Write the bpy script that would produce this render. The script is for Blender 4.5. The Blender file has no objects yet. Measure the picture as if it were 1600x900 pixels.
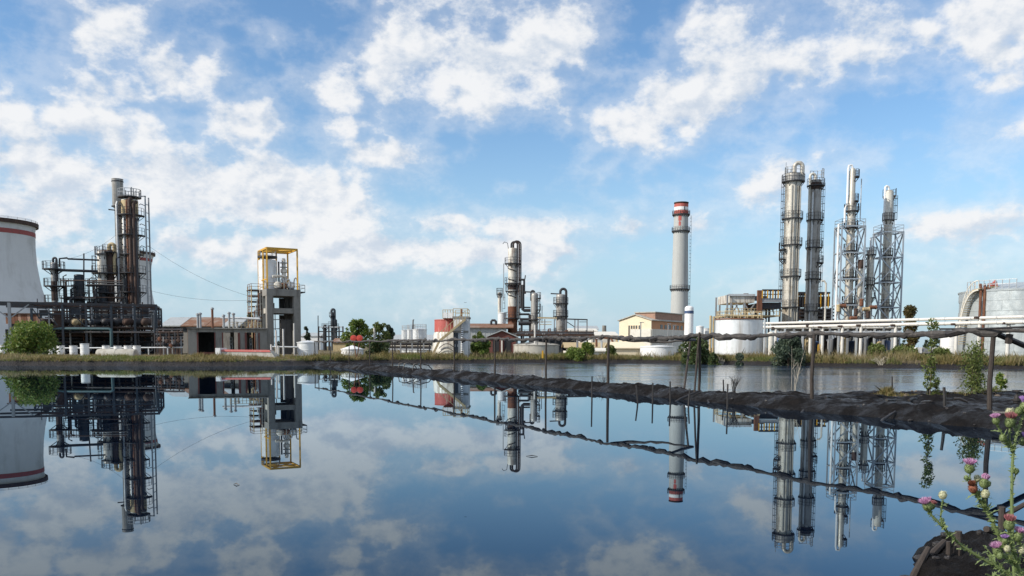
import bpy, math, random
import numpy as np
from mathutils import Vector, Matrix
random.seed(7); RNG = np.random.default_rng(7)
S = bpy.context.scene
COL = S.collection
R = math.radians
# ------------------------------------------------------------------ camera
F, PITCH, ROLL, CY, EYE = 1300.0, R(4.238), R(0.2327), 638.35, 2.0
cam = bpy.data.objects.new('camera', bpy.data.cameras.new('camera')); COL.objects.link(cam)
st, ct, sr, cr = math.sin(PITCH), math.cos(PITCH), math.sin(ROLL), math.cos(ROLL)
rt = Vector((cr, sr*st, sr*ct)); up = Vector((-sr, cr*st, cr*ct)); fw = Vector((0, ct, -st))
cam.matrix_world = Matrix(((rt.x, up.x, -fw.x, 0), (rt.y, up.y, -fw.y, 0), (rt.z, up.z, -fw.z, EYE), (0, 0, 0, 1)))
cam.data.sensor_width = 36; cam.data.lens = 36*F/1600
cam.data.shift_y = (CY-450)/1600
cam.data.clip_end = 20000; cam.data.clip_start = .05
S.camera = cam

def ray(x, y):
    U, V = (x-800)/F, (y-CY)/F
    u = U*cr+V*sr; v = -U*sr+V*cr
    return Vector((u, ct-v*st, -st-v*ct))
def W(x, y, D):                       # pixel -> point at distance D (world Y)
    d = ray(x, y); return Vector((0, 0, EYE))+d*(D/d.y)
def G(x, y, z=0.):                    # pixel -> point at height z
    d = ray(x, y); return Vector((0, 0, EYE))+d*((z-EYE)/d.z)
def KX(x): return math.cos(math.atan((x-800)/F))     # a round body off the axis looks wider by 1/cos
def Z(y, D, x=800): return W(x, y, D).z
def X_(x, y, D): return W(x, y, D).x
GZ = .7
# ------------------------------------------------------------------ sky, sun, exposure
SUN_EL, SUN_AZ = R(33), R(22)         # azimuth: from -X turned towards the camera (-Y)
sd = Vector((-math.cos(SUN_EL)*math.cos(SUN_AZ), -math.cos(SUN_EL)*math.sin(SUN_AZ), math.sin(SUN_EL)))
sun = bpy.data.objects.new('sun', bpy.data.lights.new('sun', 'SUN')); COL.objects.link(sun)
sun.data.energy = 4.8; sun.data.angle = R(.5); sun.data.color = (1, .94, .84)
sun.rotation_euler = sd.to_track_quat('Z', 'Y').to_euler()
S.view_settings.view_transform = 'Standard'; S.view_settings.look = 'None'
S.view_settings.exposure = 0.0; S.view_settings.gamma = 1

wd = bpy.data.worlds.new('World'); S.world = wd; wd.use_nodes = True
NT = wd.node_tree; NT.nodes.clear()
class NB:                              # tiny node-expression helper
    def __init__(s, nt): s.nt = nt
    def n(s, t, **k):
        nd = s.nt.nodes.new(t)
        for a, b in k.items(): setattr(nd, a, b)
        return nd
    def put(s, sock, v):
        if hasattr(v, 'is_output'): s.nt.links.new(v, sock)
        elif v is not None: sock.default_value = v
    def m(s, op, a, b=None, c=None, clamp=False):
        nd = s.n('ShaderNodeMath', operation=op, use_clamp=clamp)
        s.put(nd.inputs[0], a); s.put(nd.inputs[1], b); s.put(nd.inputs[2], c)
        return nd.outputs[0]
    def mr(s, v, a, b, c=0., d=1., smooth=True):
        nd = s.n('ShaderNodeMapRange', interpolation_type='SMOOTHSTEP' if smooth else 'LINEAR')
        s.put(nd.inputs[0], v)
        for i, q in enumerate((a, b, c, d)): s.put(nd.inputs[1+i], q)
        return nd.outputs[0]
    def mix(s, f, a, b, mode='MIX'):
        nd = s.n('ShaderNodeMix', data_type='RGBA', blend_type=mode)
        s.put(nd.inputs[0], f); s.put(nd.inputs[6], a); s.put(nd.inputs[7], b)
        return nd.outputs[2]
    def noise(s, vec, scale, detail=4, rough=.55, lac=2., dist=0.):
        nd = s.n('ShaderNodeTexNoise'); s.put(nd.inputs['Vector'], vec)
        nd.inputs['Scale'].default_value = scale; nd.inputs['Detail'].default_value = detail
        nd.inputs['Roughness'].default_value = rough; nd.inputs['Lacunarity'].default_value = lac
        nd.inputs['Distortion'].default_value = dist
        return nd.outputs[0]
def C4(c): return (c[0], c[1], c[2], 1)
w = NB(NT)
sky = w.n('ShaderNodeTexSky', sky_type='NISHITA', sun_disc=False)
sky.sun_elevation = SUN_EL
sky.sun_rotation = math.atan2(sd.x, sd.y)
sky.air_density = 1.0; sky.dust_density = .6; sky.ozone_density = 1.6; sky.altitude = 0
tc = w.n('ShaderNodeTexCoord'); sep = w.n('ShaderNodeSeparateXYZ'); NT.links.new(tc.outputs['Generated'], sep.inputs[0])
dx, dy, dz = sep.outputs
az = w.m('ARCTAN2', dx, dy); el = w.m('ARCSINE', dz)
def cloudcoord(ox, oz):
    c = w.n('ShaderNodeCombineXYZ')
    NT.links.new(w.m('ADD', dx, ox), c.inputs[0]); NT.links.new(dy, c.inputs[1])
    NT.links.new(w.m('MULTIPLY', w.m('ADD', dz, oz), 1.45), c.inputs[2])
    return c.outputs[0]
CSHADE, CLIT = (4.1,4.6,5.3), (6.1,6.15,6.25)
SKYSAT, SKYVAL, VEIL, VEILC = 1.18, 1.12, .80, (2.55,3.95,5.2)
# cloud masses: pixel centre, half width, half height, weight
BL = [(640,95,95,85,1.0),(770,105,110,60,.95),(880,40,90,60,.8),(690,15,120,45,.7),(510,140,65,40,.9),(290,110,70,48,1.),(390,190,70,42,.9),
 (180,200,85,80,.9),(150,40,95,60,.75),(210,285,240,58,1.1),(450,300,165,66,1.1),(80,335,160,58,.95),(610,245,85,28,.9),(700,345,70,32,.85),(830,355,85,26,.85),
 (300,390,320,36,.95),(620,390,340,26,.9),(1000,357,70,22,.8),(1100,150,150,75,.95),(1000,190,95,55,.85),(1250,100,120,75,.85),(1410,60,160,65,.85),
 (1540,45,90,70,.8),(1120,45,100,45,.6),(1190,290,65,48,.8),(1260,250,90,22,.65),(1540,212,95,35,.68),(1570,345,65,34,.75),(1450,350,70,26,.62),
 (1090,355,45,26,.7),(820,290,45,13,.5),(510,195,70,22,.7),(15,185,35,40,.7),(60,265,90,36,.75),(430,60,40,26,.6),(1560,130,45,18,.6),
 (40,30,50,60,-.5),(470,60,60,70,-.5),(340,40,50,40,-.5),(870,245,140,50,-.45),(1040,275,80,50,-.45),(780,320,130,22,-.3),(1400,180,120,40,-.5),(1420,290,130,40,-.5),(1010,80,45,60,-.5),(640,310,60,20,-.3),(1250,370,200,30,-.4)]
bias = None
for (bx, by, hw, hh, wt) in BL:
    d = ray(bx, by).normalized(); a0, e0 = math.atan2(d.x, d.y), math.asin(d.z)
    ax = w.m('MULTIPLY', w.m('SUBTRACT', az, a0), F/hw*.97); ey = w.m('MULTIPLY', w.m('SUBTRACT', el, e0), F/hh)
    q = w.m('ADD', w.m('MULTIPLY', ax, ax), w.m('MULTIPLY', ey, ey))
    g = w.m('MULTIPLY', w.m('EXPONENT', w.m('MULTIPLY', q, -1.05)), wt)
    bias = g if bias is None else w.m('ADD', bias, g) if wt < 0 else w.m('MAXIMUM', bias, g)
# outside the frame the cover goes on at the average of the frame
fr = w.m('MULTIPLY', w.mr(w.m('ABSOLUTE', az), .56, .72), .42)
fr = w.m('MAXIMUM', fr, w.m('MULTIPLY', w.mr(el, .40, .52), .42))
bias = w.m('MAXIMUM', w.m('ADD', bias, fr), -.3)
def dens(ox, oz):
    cc = cloudcoord(ox, oz)
    big = w.noise(cc, 6.5, 7, .60, 2.1, 0)
    puff = w.m('SUBTRACT', .27, w.m('ABSOLUTE', w.m('SUBTRACT', w.noise(cc, 15, 5, .55), .5)))
    return w.m('ADD', w.m('ADD', w.m('MULTIPLY', w.m('SUBTRACT', big, .5), 2.7), w.m('MULTIPLY', puff, 2.0)), w.m('MULTIPLY', bias, .80))
d0 = dens(0, 0); d1 = dens(-.010, .012)
cov = w.m('POWER', w.mr(d0, .48, 1.10), .9)
cov = w.m('MAXIMUM', cov, w.m('MULTIPLY', w.mr(d0, .05, .75), .34))
cov = w.m('MULTIPLY', cov, w.mr(el, .0, .085, .15, .97))
lit = w.m('ADD', w.mr(w.m('SUBTRACT', d0, d1), -.38, .30), w.m('MULTIPLY', w.mr(d0, .9, 1.7), .12))
ccol = w.mix(w.m('MINIMUM', lit, 1.), C4(CSHADE), C4(CLIT))
hs = w.n('ShaderNodeHueSaturation'); hs.inputs['Saturation'].default_value = SKYSAT; hs.inputs['Value'].default_value = SKYVAL
NT.links.new(sky.outputs[0], hs.inputs['Color'])
# thin haze veil that whitens the low sky
veil = w.m('MULTIPLY', w.mr(el, .0, .26, 1., 0.), VEIL)
skyc = w.mix(veil, hs.outputs[0], C4(VEILC))
bg = w.n('ShaderNodeBackground'); bg.inputs[1].default_value = .15
NT.links.new(w.mix(cov, skyc, ccol), bg.inputs[0])
wd.cycles.sampling_method = 'MANUAL'; wd.cycles.sample_map_resolution = 512
wo = w.n('ShaderNodeOutputWorld'); NT.links.new(bg.outputs[0], wo.inputs[0])

# ------------------------------------------------------------------ materials
MATS = {}
def newmat(name):
    m = bpy.data.materials.new(name); m.use_nodes = True; m.node_tree.nodes.clear()
    b = NB(m.node_tree); p = b.n('ShaderNodeBsdfPrincipled'); o = b.n('ShaderNodeOutputMaterial')
    m.node_tree.links.new(p.outputs[0], o.inputs[0]); MATS[name] = m
    return m, b, p
def pos(b, sx=1, sy=1, sz=1):
    g = b.n('ShaderNodeNewGeometry'); mp = b.n('ShaderNodeMapping'); mp.inputs['Scale'].default_value = (sx, sy, sz)
    b.nt.links.new(g.outputs['Position'], mp.inputs[0]); return mp.outputs[0]
def bump(b, p, h, strength, dist=.05):
    n = b.n('ShaderNodeBump'); n.inputs['Strength'].default_value = strength; n.inputs['Distance'].default_value = dist
    b.put(n.inputs['Height'], h); b.nt.links.new(n.outputs[0], p.inputs['Normal'])
def weather(name, base, stain, amt=.5, rough=.6, metal=0., sc=1.2, streak=.16, second=None, var=.2):
    """weathered surface: blotches, vertical run-off streaks and a second stain colour"""
    m, b, p = newmat(name)
    v = pos(b, 1, 1, streak); v2 = pos(b)
    s1 = b.mr(b.noise(v, sc*2.2, 6, .65), .62-.26*amt, .78-.16*amt)
    s2 = b.mr(b.noise(v2, sc*.7, 5, .6), .5, .72)
    tone = b.mix(b.noise(v2, sc*3, 5, .7), C4([c*(1-var) for c in base]), C4([min(.9, c*(1+var)) for c in base]))
    c = b.mix(b.m('MULTIPLY', s1, min(1, .35+amt*.6)), tone, C4(stain))
    if second: c = b.mix(b.m('MULTIPLY', s2, .7), c, C4(second))
    b.put(p.inputs['Base Color'], c); p.inputs['Metallic'].default_value = metal
    b.put(p.inputs['Roughness'], b.mr(b.noise(v2, sc*4, 3), .3, .7, max(.05, rough-.12), min(1, rough+.12)))
    bump(b, p, b.noise(v2, sc*9, 4, .6), .25, .02)
    return m
weather('silver', (.50,.47,.41), (.14,.09,.055), .5, .42, .35, 1.0, .10, (.30,.25,.18))
weather('silver_dark', (.34,.33,.31), (.09,.065,.05), .5, .5, .3, 1.0, .10, (.18,.15,.12))
weather('white_clad', (.62,.60,.54), (.15,.085,.055), .62, .6, .05, 1.0, .12, (.5,.45,.37))
weather('white_paint', (.78,.78,.76), (.42,.36,.28), .25, .5, 0, .8, .10)
weather('white_tank', (.70,.72,.73), (.36,.31,.26), .42, .4, .2, .6, .05)
weather('big_tank', (.44,.48,.49), (.40,.42,.41), .5, .38, .35, .5, .35, (.45,.48,.48))
weather('old_concrete', (.235,.225,.205), (.10,.09,.08), .55, .9, 0, .7, .2, (.2,.19,.17))
weather('shaded_concrete', (.11,.105,.10), (.05,.045,.04), .5, .9, 0, .7, .2, (.08,.075,.07))  # darker concrete: shade inside the open tower put into the colour
weather('pale_concrete', (.44,.42,.37), (.16,.13,.10), .5, .9, 0, .8, .12, (.30,.27,.22))
weather('tower_concrete', (.60,.61,.61), (.46,.46,.45), .4, .85, 0, .25, .10, (.42,.42,.41), .08)
weather('chimney_concrete', (.41,.42,.41), (.27,.27,.265), .5, .85, 0, .3, .05, None, .1)
weather('rust', (.16,.065,.035), (.05,.025,.018), .6, .85, 0, 1.6, .25, (.26,.13,.07), .35)
weather('rust_dark', (.060,.036,.028), (.02,.015,.012), .5, .8, .1, 1.6, .2, (.10,.055,.04), .3)
weather('dark_steel', (.040,.042,.048), (.07,.035,.02), .5, .6, .3, 2., .25, (.025,.025,.03), .3)
weather('blue_steel', (.034,.045,.058), (.06,.04,.03), .5, .6, .2, 1.5, .2, (.02,.026,.033), .3)
weather('green_pipe', (.05,.10,.11), (.05,.04,.03), .4, .5, .2, 2., .3)
weather('grey_steel', (.30,.31,.32), (.15,.10,.07), .4, .5, .4, 2., .25)
weather('pale_steel', (.55,.57,.58), (.24,.20,.17), .35, .45, .4, 2., .3)
weather('lattice_steel', (.36,.40,.44), (.2,.17,.15), .35, .5, .3, 2., .3)
weather('yellow_paint', (.58,.32,.03), (.16,.08,.03), .3, .55, 0, 2., .25)
weather('tan_paint', (.46,.36,.20), (.18,.10,.05), .45, .7, 0, 1.5, .15)
weather('red_paint', (.42,.09,.075), (.58,.50,.44), .35, .6, 0, .9, .2)
weather('bright_red', (.50,.05,.03), (.2,.04,.02), .3, .5, 0, 3., .4)
weather('faded_red', (.40,.095,.075), (.50,.34,.29), .35, .8, 0, .5, .15)
weather('red_band', (.30,.075,.07), (.2,.08,.07), .4, .8, 0, .6, .3)
weather('rust_roof', (.19,.095,.055), (.30,.26,.22), .5, .85, 0, .35, 1., (.34,.32,.29), .25)
weather('brick_red', (.15,.055,.045), (.07,.035,.03), .5, .9, 0, 1.2, .4)
weather('pink_brick', (.36,.22,.16), (.15,.10,.08), .5, .9, 0, 1.2, .4)
weather('grey_sheet', (.42,.44,.44), (.22,.20,.18), .4, .5, .2, .9, .12)
weather('cream_wall', (.76,.66,.48), (.42,.33,.22), .25, .85, 0, .4, .2, None, .07)
weather('orange_wall', (.55,.28,.15), (.35,.19,.11), .3, .85, 0, .4, .2, None, .1)
weather('pale_wall', (.66,.63,.56), (.40,.36,.30), .35, .85, 0, .4, .2)
weather('white_pole', (.62,.60,.56), (.25,.2,.15), .3, .7, 0, 3., .2)
weather('wood', (.042,.032,.026), (.016,.012,.011), .5, .9, 0, 4., .08, (.025,.019,.016), .3)
weather('tarred', (.022,.019,.018), (.045,.034,.028), .5, .5, 0, 5., 1., (.012,.011,.011), .4)
weather('lagging', (.042,.037,.034), (.12,.10,.085), .45, .75, 0, 5., .6, (.016,.014,.014), .4)
weather('bark', (.11,.085,.06), (.05,.04,.03), .5, .95, 0, 6., .2)
weather('pale_stem', (.50,.45,.36), (.3,.25,.19), .4, .9, 0, 8., .2)
weather('stone', (.045,.038,.035), (.018,.016,.015), .6, .6, 0, 9., 1., (.07,.058,.05))
weather('clod', (.13,.10,.075), (.05,.04,.03), .5, .9, 0, 9., 1.)
weather('blue_paint', (.05,.09,.19), (.05,.05,.06), .4, .5, 0, 1.5, .2)
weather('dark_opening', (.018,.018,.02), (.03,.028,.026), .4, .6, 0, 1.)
weather('glass', (.05,.06,.07), (.03,.03,.035), .3, .12, 0, 1.)
weather('cable', (.05,.05,.055), (.03,.03,.03), .3, .6)

def mud(name):
    m, b, p = newmat(name)
    v = pos(b)
    n1 = b.noise(v, .9, 6, .62); n2 = b.noise(v, 6., 7, .68); n3 = b.noise(v, 26., 4, .65)
    c = b.mix(n2, C4((.003,.0027,.003)), C4((.020,.0175,.018)))
    c = b.mix(b.m('MULTIPLY', b.mr(n1, .55, .70), .45), c, C4((.045,.035,.029)))
    c = b.mix(b.m('MULTIPLY', b.mr(n3, .60, .72), .35), c, C4((.10,.085,.075)))
    b.put(p.inputs['Base Color'], c); b.put(p.inputs['Specular IOR Level'], b.mr(n1, .38, .56, .42, .12))
    b.put(p.inputs['Roughness'], b.mr(n1, .36, .58, .34, .9))
    h = b.m('ADD', b.m('MULTIPLY', n2, 1.), b.m('MULTIPLY', n3, .5))
    bump(b, p, h, 1.0, .22)
    return m
mud('tar_mud')
def ground_mat():
    m, b, p = newmat('dry_ground')
    g = b.n('ShaderNodeNewGeometry'); sp = b.n('ShaderNodeSeparateXYZ'); b.nt.links.new(g.outputs['Position'], sp.inputs[0])
    v = pos(b); n1 = b.noise(v, .35, 6, .6); n2 = b.noise(v, 3., 6, .65)
    dry = b.mix(b.mr(n1, .35, .65), C4((.15,.115,.055)), C4((.085,.085,.035)))
    dry = b.mix(n2, dry, C4((.17,.13,.08)))
    md = b.mix(n2, C4((.005,.0045,.005)), C4((.035,.028,.026)))
    zz = b.m('ADD', sp.outputs[2], b.m('MULTIPLY', b.m('SUBTRACT', n2, .5), .35))
    b.put(p.inputs['Base Color'], b.mix(b.mr(zz, .46, .58), md, dry))
    b.put(p.inputs['Roughness'], b.mr(zz, .4, .6, .55, .95))
    bump(b, p, b.m('ADD', n2, b.m('MULTIPLY', b.noise(v, 11., 4, .65), .5)), 1., .3)
    p.inputs['Specular IOR Level'].default_value = .3
    return m
ground_mat()
def water(name, col, rough, wave, sc, ior):
    m, b, p = newmat(name)
    p.inputs['Base Color'].default_value = C4(col); p.inputs['IOR'].default_value = ior
    p.inputs['Roughness'].default_value = rough
    if wave:
        h = b.noise(pos(b, sc[0], sc[1], 1), 1., 4, .6)
        bump(b, p, h, wave, .1)
        film = b.noise(pos(b, .12, .35, 1), 1., 5, .6)
        b.put(p.inputs['Roughness'], b.mr(film, .42, .6, rough, rough*2.4))
    return m
def oily():
    m, b, p = newmat('oily_water')
    b.nt.nodes.remove(p); o = [n for n in b.nt.nodes if n.type == 'OUTPUT_MATERIAL'][0]
    fr_n = b.n('ShaderNodeFresnel'); fr_n.inputs[0].default_value = 1.48
    gl = b.n('ShaderNodeBsdfGlossy'); gl.inputs['Color'].default_value = (.78, .91, 1, 1); gl.inputs['Roughness'].default_value = 0
    df = b.n('ShaderNodeBsdfDiffuse'); df.inputs['Color'].default_value = (.001, .004, .012, 1)
    bp_ = b.n('ShaderNodeBump'); bp_.inputs['Strength'].default_value = .004; bp_.inputs['Distance'].default_value = .1
    b.put(bp_.inputs['Height'], b.noise(pos(b, .15, .15, 1), 1., 4, .6))
    for n in (fr_n, gl): b.nt.links.new(bp_.outputs[0], n.inputs['Normal'])
    mx = b.n('ShaderNodeMixShader'); b.nt.links.new(fr_n.outputs[0], mx.inputs[0]); b.nt.links.new(df.outputs[0], mx.inputs[1]); b.nt.links.new(gl.outputs[0], mx.inputs[2])
    b.nt.links.new(mx.outputs[0], o.inputs[0])
oily()
water('rippled_water', (.022,.036,.062), .08, .16, (1.0, 2.6), 1.42)
def leaf(name, stops, rough=.6, trans=.35):
    m, b, p = newmat(name)
    g = b.n('ShaderNodeNewGeometry'); r = b.n('ShaderNodeValToRGB')
    b.nt.links.new(g.outputs['Random Per Island'], r.inputs[0])
    cr_ = r.color_ramp
    while len(cr_.elements) < len(stops): cr_.elements.new(.5)
    for i, c in enumerate(stops):
        cr_.elements[i].position = i/(len(stops)-1); cr_.elements[i].color = C4(c)
    b.nt.links.new(r.outputs[0], p.inputs['Base Color']); p.inputs['Roughness'].default_value = rough
    t = b.n('ShaderNodeBsdfTranslucent'); b.nt.links.new(r.outputs[0], t.inputs[0])
    mx = b.n('ShaderNodeMixShader'); mx.inputs[0].default_value = trans
    b.nt.links.new(p.outputs[0], mx.inputs[1]); b.nt.links.new(t.outputs[0], mx.inputs[2])
    o = [n for n in b.nt.nodes if n.type == 'OUTPUT_MATERIAL'][0]
    b.nt.links.new(mx.outputs[0], o.inputs[0])
leaf('leaf_fresh', [(.06,.115,.018),(.11,.18,.03),(.18,.25,.045),(.23,.24,.06)])
leaf('leaf_dark', [(.03,.06,.02),(.055,.095,.028),(.09,.13,.04),(.12,.11,.04)])
leaf('leaf_blue', [(.04,.065,.045),(.07,.10,.065),(.10,.135,.085)])
leaf('leaf_light', [(.08,.12,.025),(.12,.155,.035),(.16,.18,.05)])
leaf('leaf_autumn', [(.08,.08,.02),(.12,.10,.03),(.10,.06,.02)])
leaf('leaf_far', [(.035,.055,.035),(.05,.075,.045),(.065,.09,.055)])
leaf('grass_dry', [(.12,.12,.035),(.22,.19,.065),(.34,.27,.12),(.27,.20,.08),(.11,.13,.035)])
leaf('grass_green', [(.08,.12,.025),(.13,.165,.04),(.22,.22,.07),(.11,.14,.03)])
leaf('grass_straw', [(.25,.20,.10),(.33,.27,.15),(.18,.15,.07)])
leaf('thistle_green', [(.13,.19,.06),(.19,.25,.09),(.26,.31,.14)], .6, .25)
leaf('thistle_pink', [(.60,.26,.50),(.72,.42,.63),(.82,.60,.74)], .6, .4)
leaf('thistle_salmon', [(.50,.16,.20),(.60,.28,.30),(.45,.20,.16)], .6, .4)
leaf('thistle_purple', [(.42,.22,.56),(.50,.32,.64),(.60,.42,.72)], .6, .4)
leaf('thistle_cream', [(.45,.46,.25),(.55,.55,.35),(.62,.60,.45)], .6, .3)
leaf('thistle_brown', [(.22,.07,.04),(.30,.11,.06),(.16,.06,.03)], .7, .2)
def M(n): return MATS[n]

# ------------------------------------------------------------------ mesh builder
def rootloc(o):
    while o.parent: o = o.parent
    return o.location
class MB:
    def __init__(s): s.v = []; s.f = []
    def add(s, vs, fs):
        o = len(s.v); s.v += [tuple(q) for q in vs]; s.f += [tuple(i+o for i in f) for f in fs]; return s
    def box(s, c, sx, sy, sz, rz=0):           # centre, full sizes
        c = Vector(c); ca, sa = math.cos(rz), math.sin(rz); vs = []
        for k in (-1, 1):
            for (i, j) in ((-1,-1),(1,-1),(1,1),(-1,1)):
                a, b = i*sx/2, j*sy/2; vs.append((c.x+a*ca-b*sa, c.y+a*sa+b*ca, c.z+k*sz/2))
        return s.add(vs, [(3,2,1,0),(4,5,6,7),(0,1,5,4),(1,2,6,5),(2,3,7,6),(3,0,4,7)])
    def bar(s, p, q, wd=.15, ht=None):
        p, q = Vector(p), Vector(q); ht = ht or wd; d = (q-p).normalized()
        a = d.cross(Vector((0,0,1)))
        if a.length < 1e-3: a = Vector((1,0,0))
        a.normalize(); b = a.cross(d); vs = []
        for e in (p, q):
            for (i, j) in ((-1,-1),(1,-1),(1,1),(-1,1)): vs.append(e+a*i*wd/2+b*j*ht/2)
        return s.add(vs, [(3,2,1,0),(4,5,6,7),(0,1,5,4),(1,2,6,5),(2,3,7,6),(3,0,4,7)])
    def tube(s, pts, r, n=8, caps=True):
        pts = [Vector(p) for p in pts]; k = len(pts); rs = r if isinstance(r, (list, tuple)) else [r]*k
        T = [(pts[min(i+1,k-1)]-pts[max(i-1,0)]).normalized() for i in range(k)]
        a = T[0].cross(Vector((0,0,1)))
        if a.length < 1e-3: a = T[0].cross(Vector((0,1,0)))
        a.normalize(); vs = []
        for i in range(k):
            a = (a-T[i]*a.dot(T[i])).normalized(); b = T[i].cross(a)
            for j in range(n):
                t = 2*math.pi*j/n; vs.append(pts[i]+(a*math.cos(t)+b*math.sin(t))*rs[i])
        fs = [(i*n+j, i*n+(j+1)%n, (i+1)*n+(j+1)%n, (i+1)*n+j) for i in range(k-1) for j in range(n)]
        if caps: fs += [tuple(range(n-1,-1,-1)), tuple((k-1)*n+j for j in range(n))]
        return s.add(vs, fs)
    def lathe(s, c, prof, n=28, axis='Z', caps=True):
        c = Vector(c); vs = []
        for (r, z) in prof:
            for j in range(n):
                t = 2*math.pi*j/n; a, b = r*math.cos(t), r*math.sin(t)
                vs.append(c+(Vector((a,b,z)) if axis == 'Z' else Vector((a,z,b)) if axis == 'Y' else Vector((z,a,b))))
        k = len(prof)
        fs = [(i*n+j, i*n+(j+1)%n, (i+1)*n+(j+1)%n, (i+1)*n+j) for i in range(k-1) for j in range(n)]
        if caps:
            if prof[0][0] > .001: fs.append(tuple(range(n-1,-1,-1)))
            if prof[-1][0] > .001: fs.append(tuple((k-1)*n+j for j in range(n)))
        return s.add(vs, fs)
    def arcplate(s, c, r0, r1, z, th, a0, a1, n=None):
        n = n or max(4, int(abs(a1-a0)/R(15))); vs = []; full = abs(a1-a0) > R(359)
        for i in range(n+1):
            t = a0+(a1-a0)*i/n
            for (rr, zz) in ((r0,z),(r1,z),(r1,z+th),(r0,z+th)): vs.append((c[0]+rr*math.cos(t), c[1]+rr*math.sin(t), zz))
        fs = []
        for i in range(n):
            for k in range(4): fs.append((i*4+k, i*4+(k+1)%4, i*4+4+(k+1)%4, i*4+4+k))
        if not full: fs += [(3,2,1,0), (n*4, n*4+1, n*4+2, n*4+3)]
        return s.add(vs, fs)
    def build(s, name, mat, parent=None, loc=None, smooth=True):
        me = bpy.data.meshes.new(name)
        L = Vector(rootloc(parent)) if parent else Vector(loc if loc is not None else (0,0,0))
        me.from_pydata([(a-L.x, b-L.y, c-L.z) for (a,b,c) in s.v], [], s.f)
        me.materials.append(M(mat)); me.update()
        if smooth:
            me.shade_smooth(); me.set_sharp_from_angle(angle=R(38))
        o = bpy.data.objects.new(name, me); COL.objects.link(o)
        if parent: o.parent = parent
        else: o.location = L
        return o
def npmesh(name, v, f, mat, loc=(0,0,0), parent=None, smooth=False):
    v = np.asarray(v, float)-np.array(rootloc(parent) if parent else loc); f = np.asarray(f)
    me = bpy.data.meshes.new(name); k = f.shape[1]
    me.vertices.add(len(v)); me.vertices.foreach_set('co', v.ravel())
    me.loops.add(f.size); me.loops.foreach_set('vertex_index', f.ravel().astype(np.int32))
    me.polygons.add(len(f)); me.polygons.foreach_set('loop_start', np.arange(0, f.size, k, dtype=np.int32))
    me.update(calc_edges=True); me.validate(); me.materials.append(M(mat))
    if smooth: me.shade_smooth()
    o = bpy.data.objects.new(name, me); COL.objects.link(o)
    if parent: o.parent = parent
    else: o.location = loc
    return o
def tag(o, label=None, cat=None, group=None, kind=None):
    if label: o['label'] = label
    if cat: o['category'] = cat
    if group: o['group'] = group
    if kind: o['kind'] = kind
    return o
def thing(name, label, cat, loc, group=None):
    o = bpy.data.objects.new(name, None); COL.objects.link(o); o.location = loc; o.empty_display_size = .3
    return tag(o, label, cat, group)
def single(name, label, cat, mb, mat, loc, group=None): return tag(mb.build(name, mat, None, loc), label, cat, group)

# ------------------------------------------------------------------ numpy noise for terrain
def vnoise(x, y, seed=0):
    xi = np.floor(x).astype(np.int64); yi = np.floor(y).astype(np.int64); fx = x-xi; fy = y-yi
    fx = fx*fx*(3-2*fx); fy = fy*fy*(3-2*fy)
    def h(a, b):
        n = (a*374761393+b*668265263+seed*974711) & 0x7fffffff
        n = ((n ^ (n >> 13))*1274126177) & 0x7fffffff
        return ((n ^ (n >> 16)) & 0xffff)/65535.
    return (h(xi,yi)*(1-fx)+h(xi+1,yi)*fx)*(1-fy)+(h(xi,yi+1)*(1-fx)+h(xi+1,yi+1)*fx)*fy
def fbm(x, y, o=4, seed=0):
    s = 0; a = .5
    for i in range(o): s = s+a*(vnoise(x*2**i, y*2**i, seed+i)-.5); a *= .5
    return s
def sstep(a, b, x): t = np.clip((x-a)/(b-a), 0, 1); return t*t*(3-2*t)
def grid_faces(nu, nv):
    i, j = np.meshgrid(np.arange(nu-1), np.arange(nv-1), indexing='ij'); a = i*nv+j
    return np.stack([a, a+nv, a+nv+1, a+1], -1).reshape(-1, 4)

# far shore distance as a function of direction X/Y
SHX = [-900, 0, 130, 300, 440, 520, 600, 750, 900, 1000, 1150, 1300, 1400, 1500, 1600, 2600]
SHD = [80, 79, 79.5, 80, 83, 89, 95, 99, 103, 104, 96, 86, 82, 80, 79, 78]
def shore(u): return np.interp(u*F+800, SHX, SHD)
def terr(x, y):
    u = x/np.maximum(y, 1e-3); s = y-shore(u)+fbm(x*.5, y*.5, 3, 5)*1.4
    z = -.7+.7*sstep(-3, 0, s)+.52*sstep(-.1, 1.5, s)+.2*sstep(1.5, 6, s)
    z = z+(fbm(x*1.1, y*1.1, 4, 11)*.55+np.abs(fbm(x*2.2,y*.8,3,13))*.4)*sstep(-.5, .6, s)*(1-.5*sstep(2, 8, s))
    return z+np.where(s > 150, -.02, 0)
ROWS = np.concatenate([np.array([3., 20, 40, 60, 70]), np.arange(74, 112, .3), np.arange(112, 160, 1.5), np.geomspace(165, 12000, 60)])
US = np.linspace(-1.7, 1.7, 900)
uu, yy = np.meshgrid(US, ROWS, indexing='ij'); xx = uu*yy
zz = terr(xx, yy)
tag(npmesh('ground', np.stack([xx, yy, zz], -1).reshape(-1, 3), grid_faces(len(US), len(ROWS)), 'dry_ground', smooth=True), kind='structure')

# pipeline axis on the berm
PT = Vector((12.7, 22.2)); tdir = Vector((-.4484, .8938)).normalized(); ndir = Vector((-tdir.y, -(-tdir.x)))
ndir = Vector((-.8938, -.4484))
def poleat(xp):
    u = (xp-800)/F; Y = (22.2+1.994*12.7)/(1+1.994*u); return Vector((u*Y, Y))
def line(s, n=0): return PT+tdir*s+ndir*n
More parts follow.
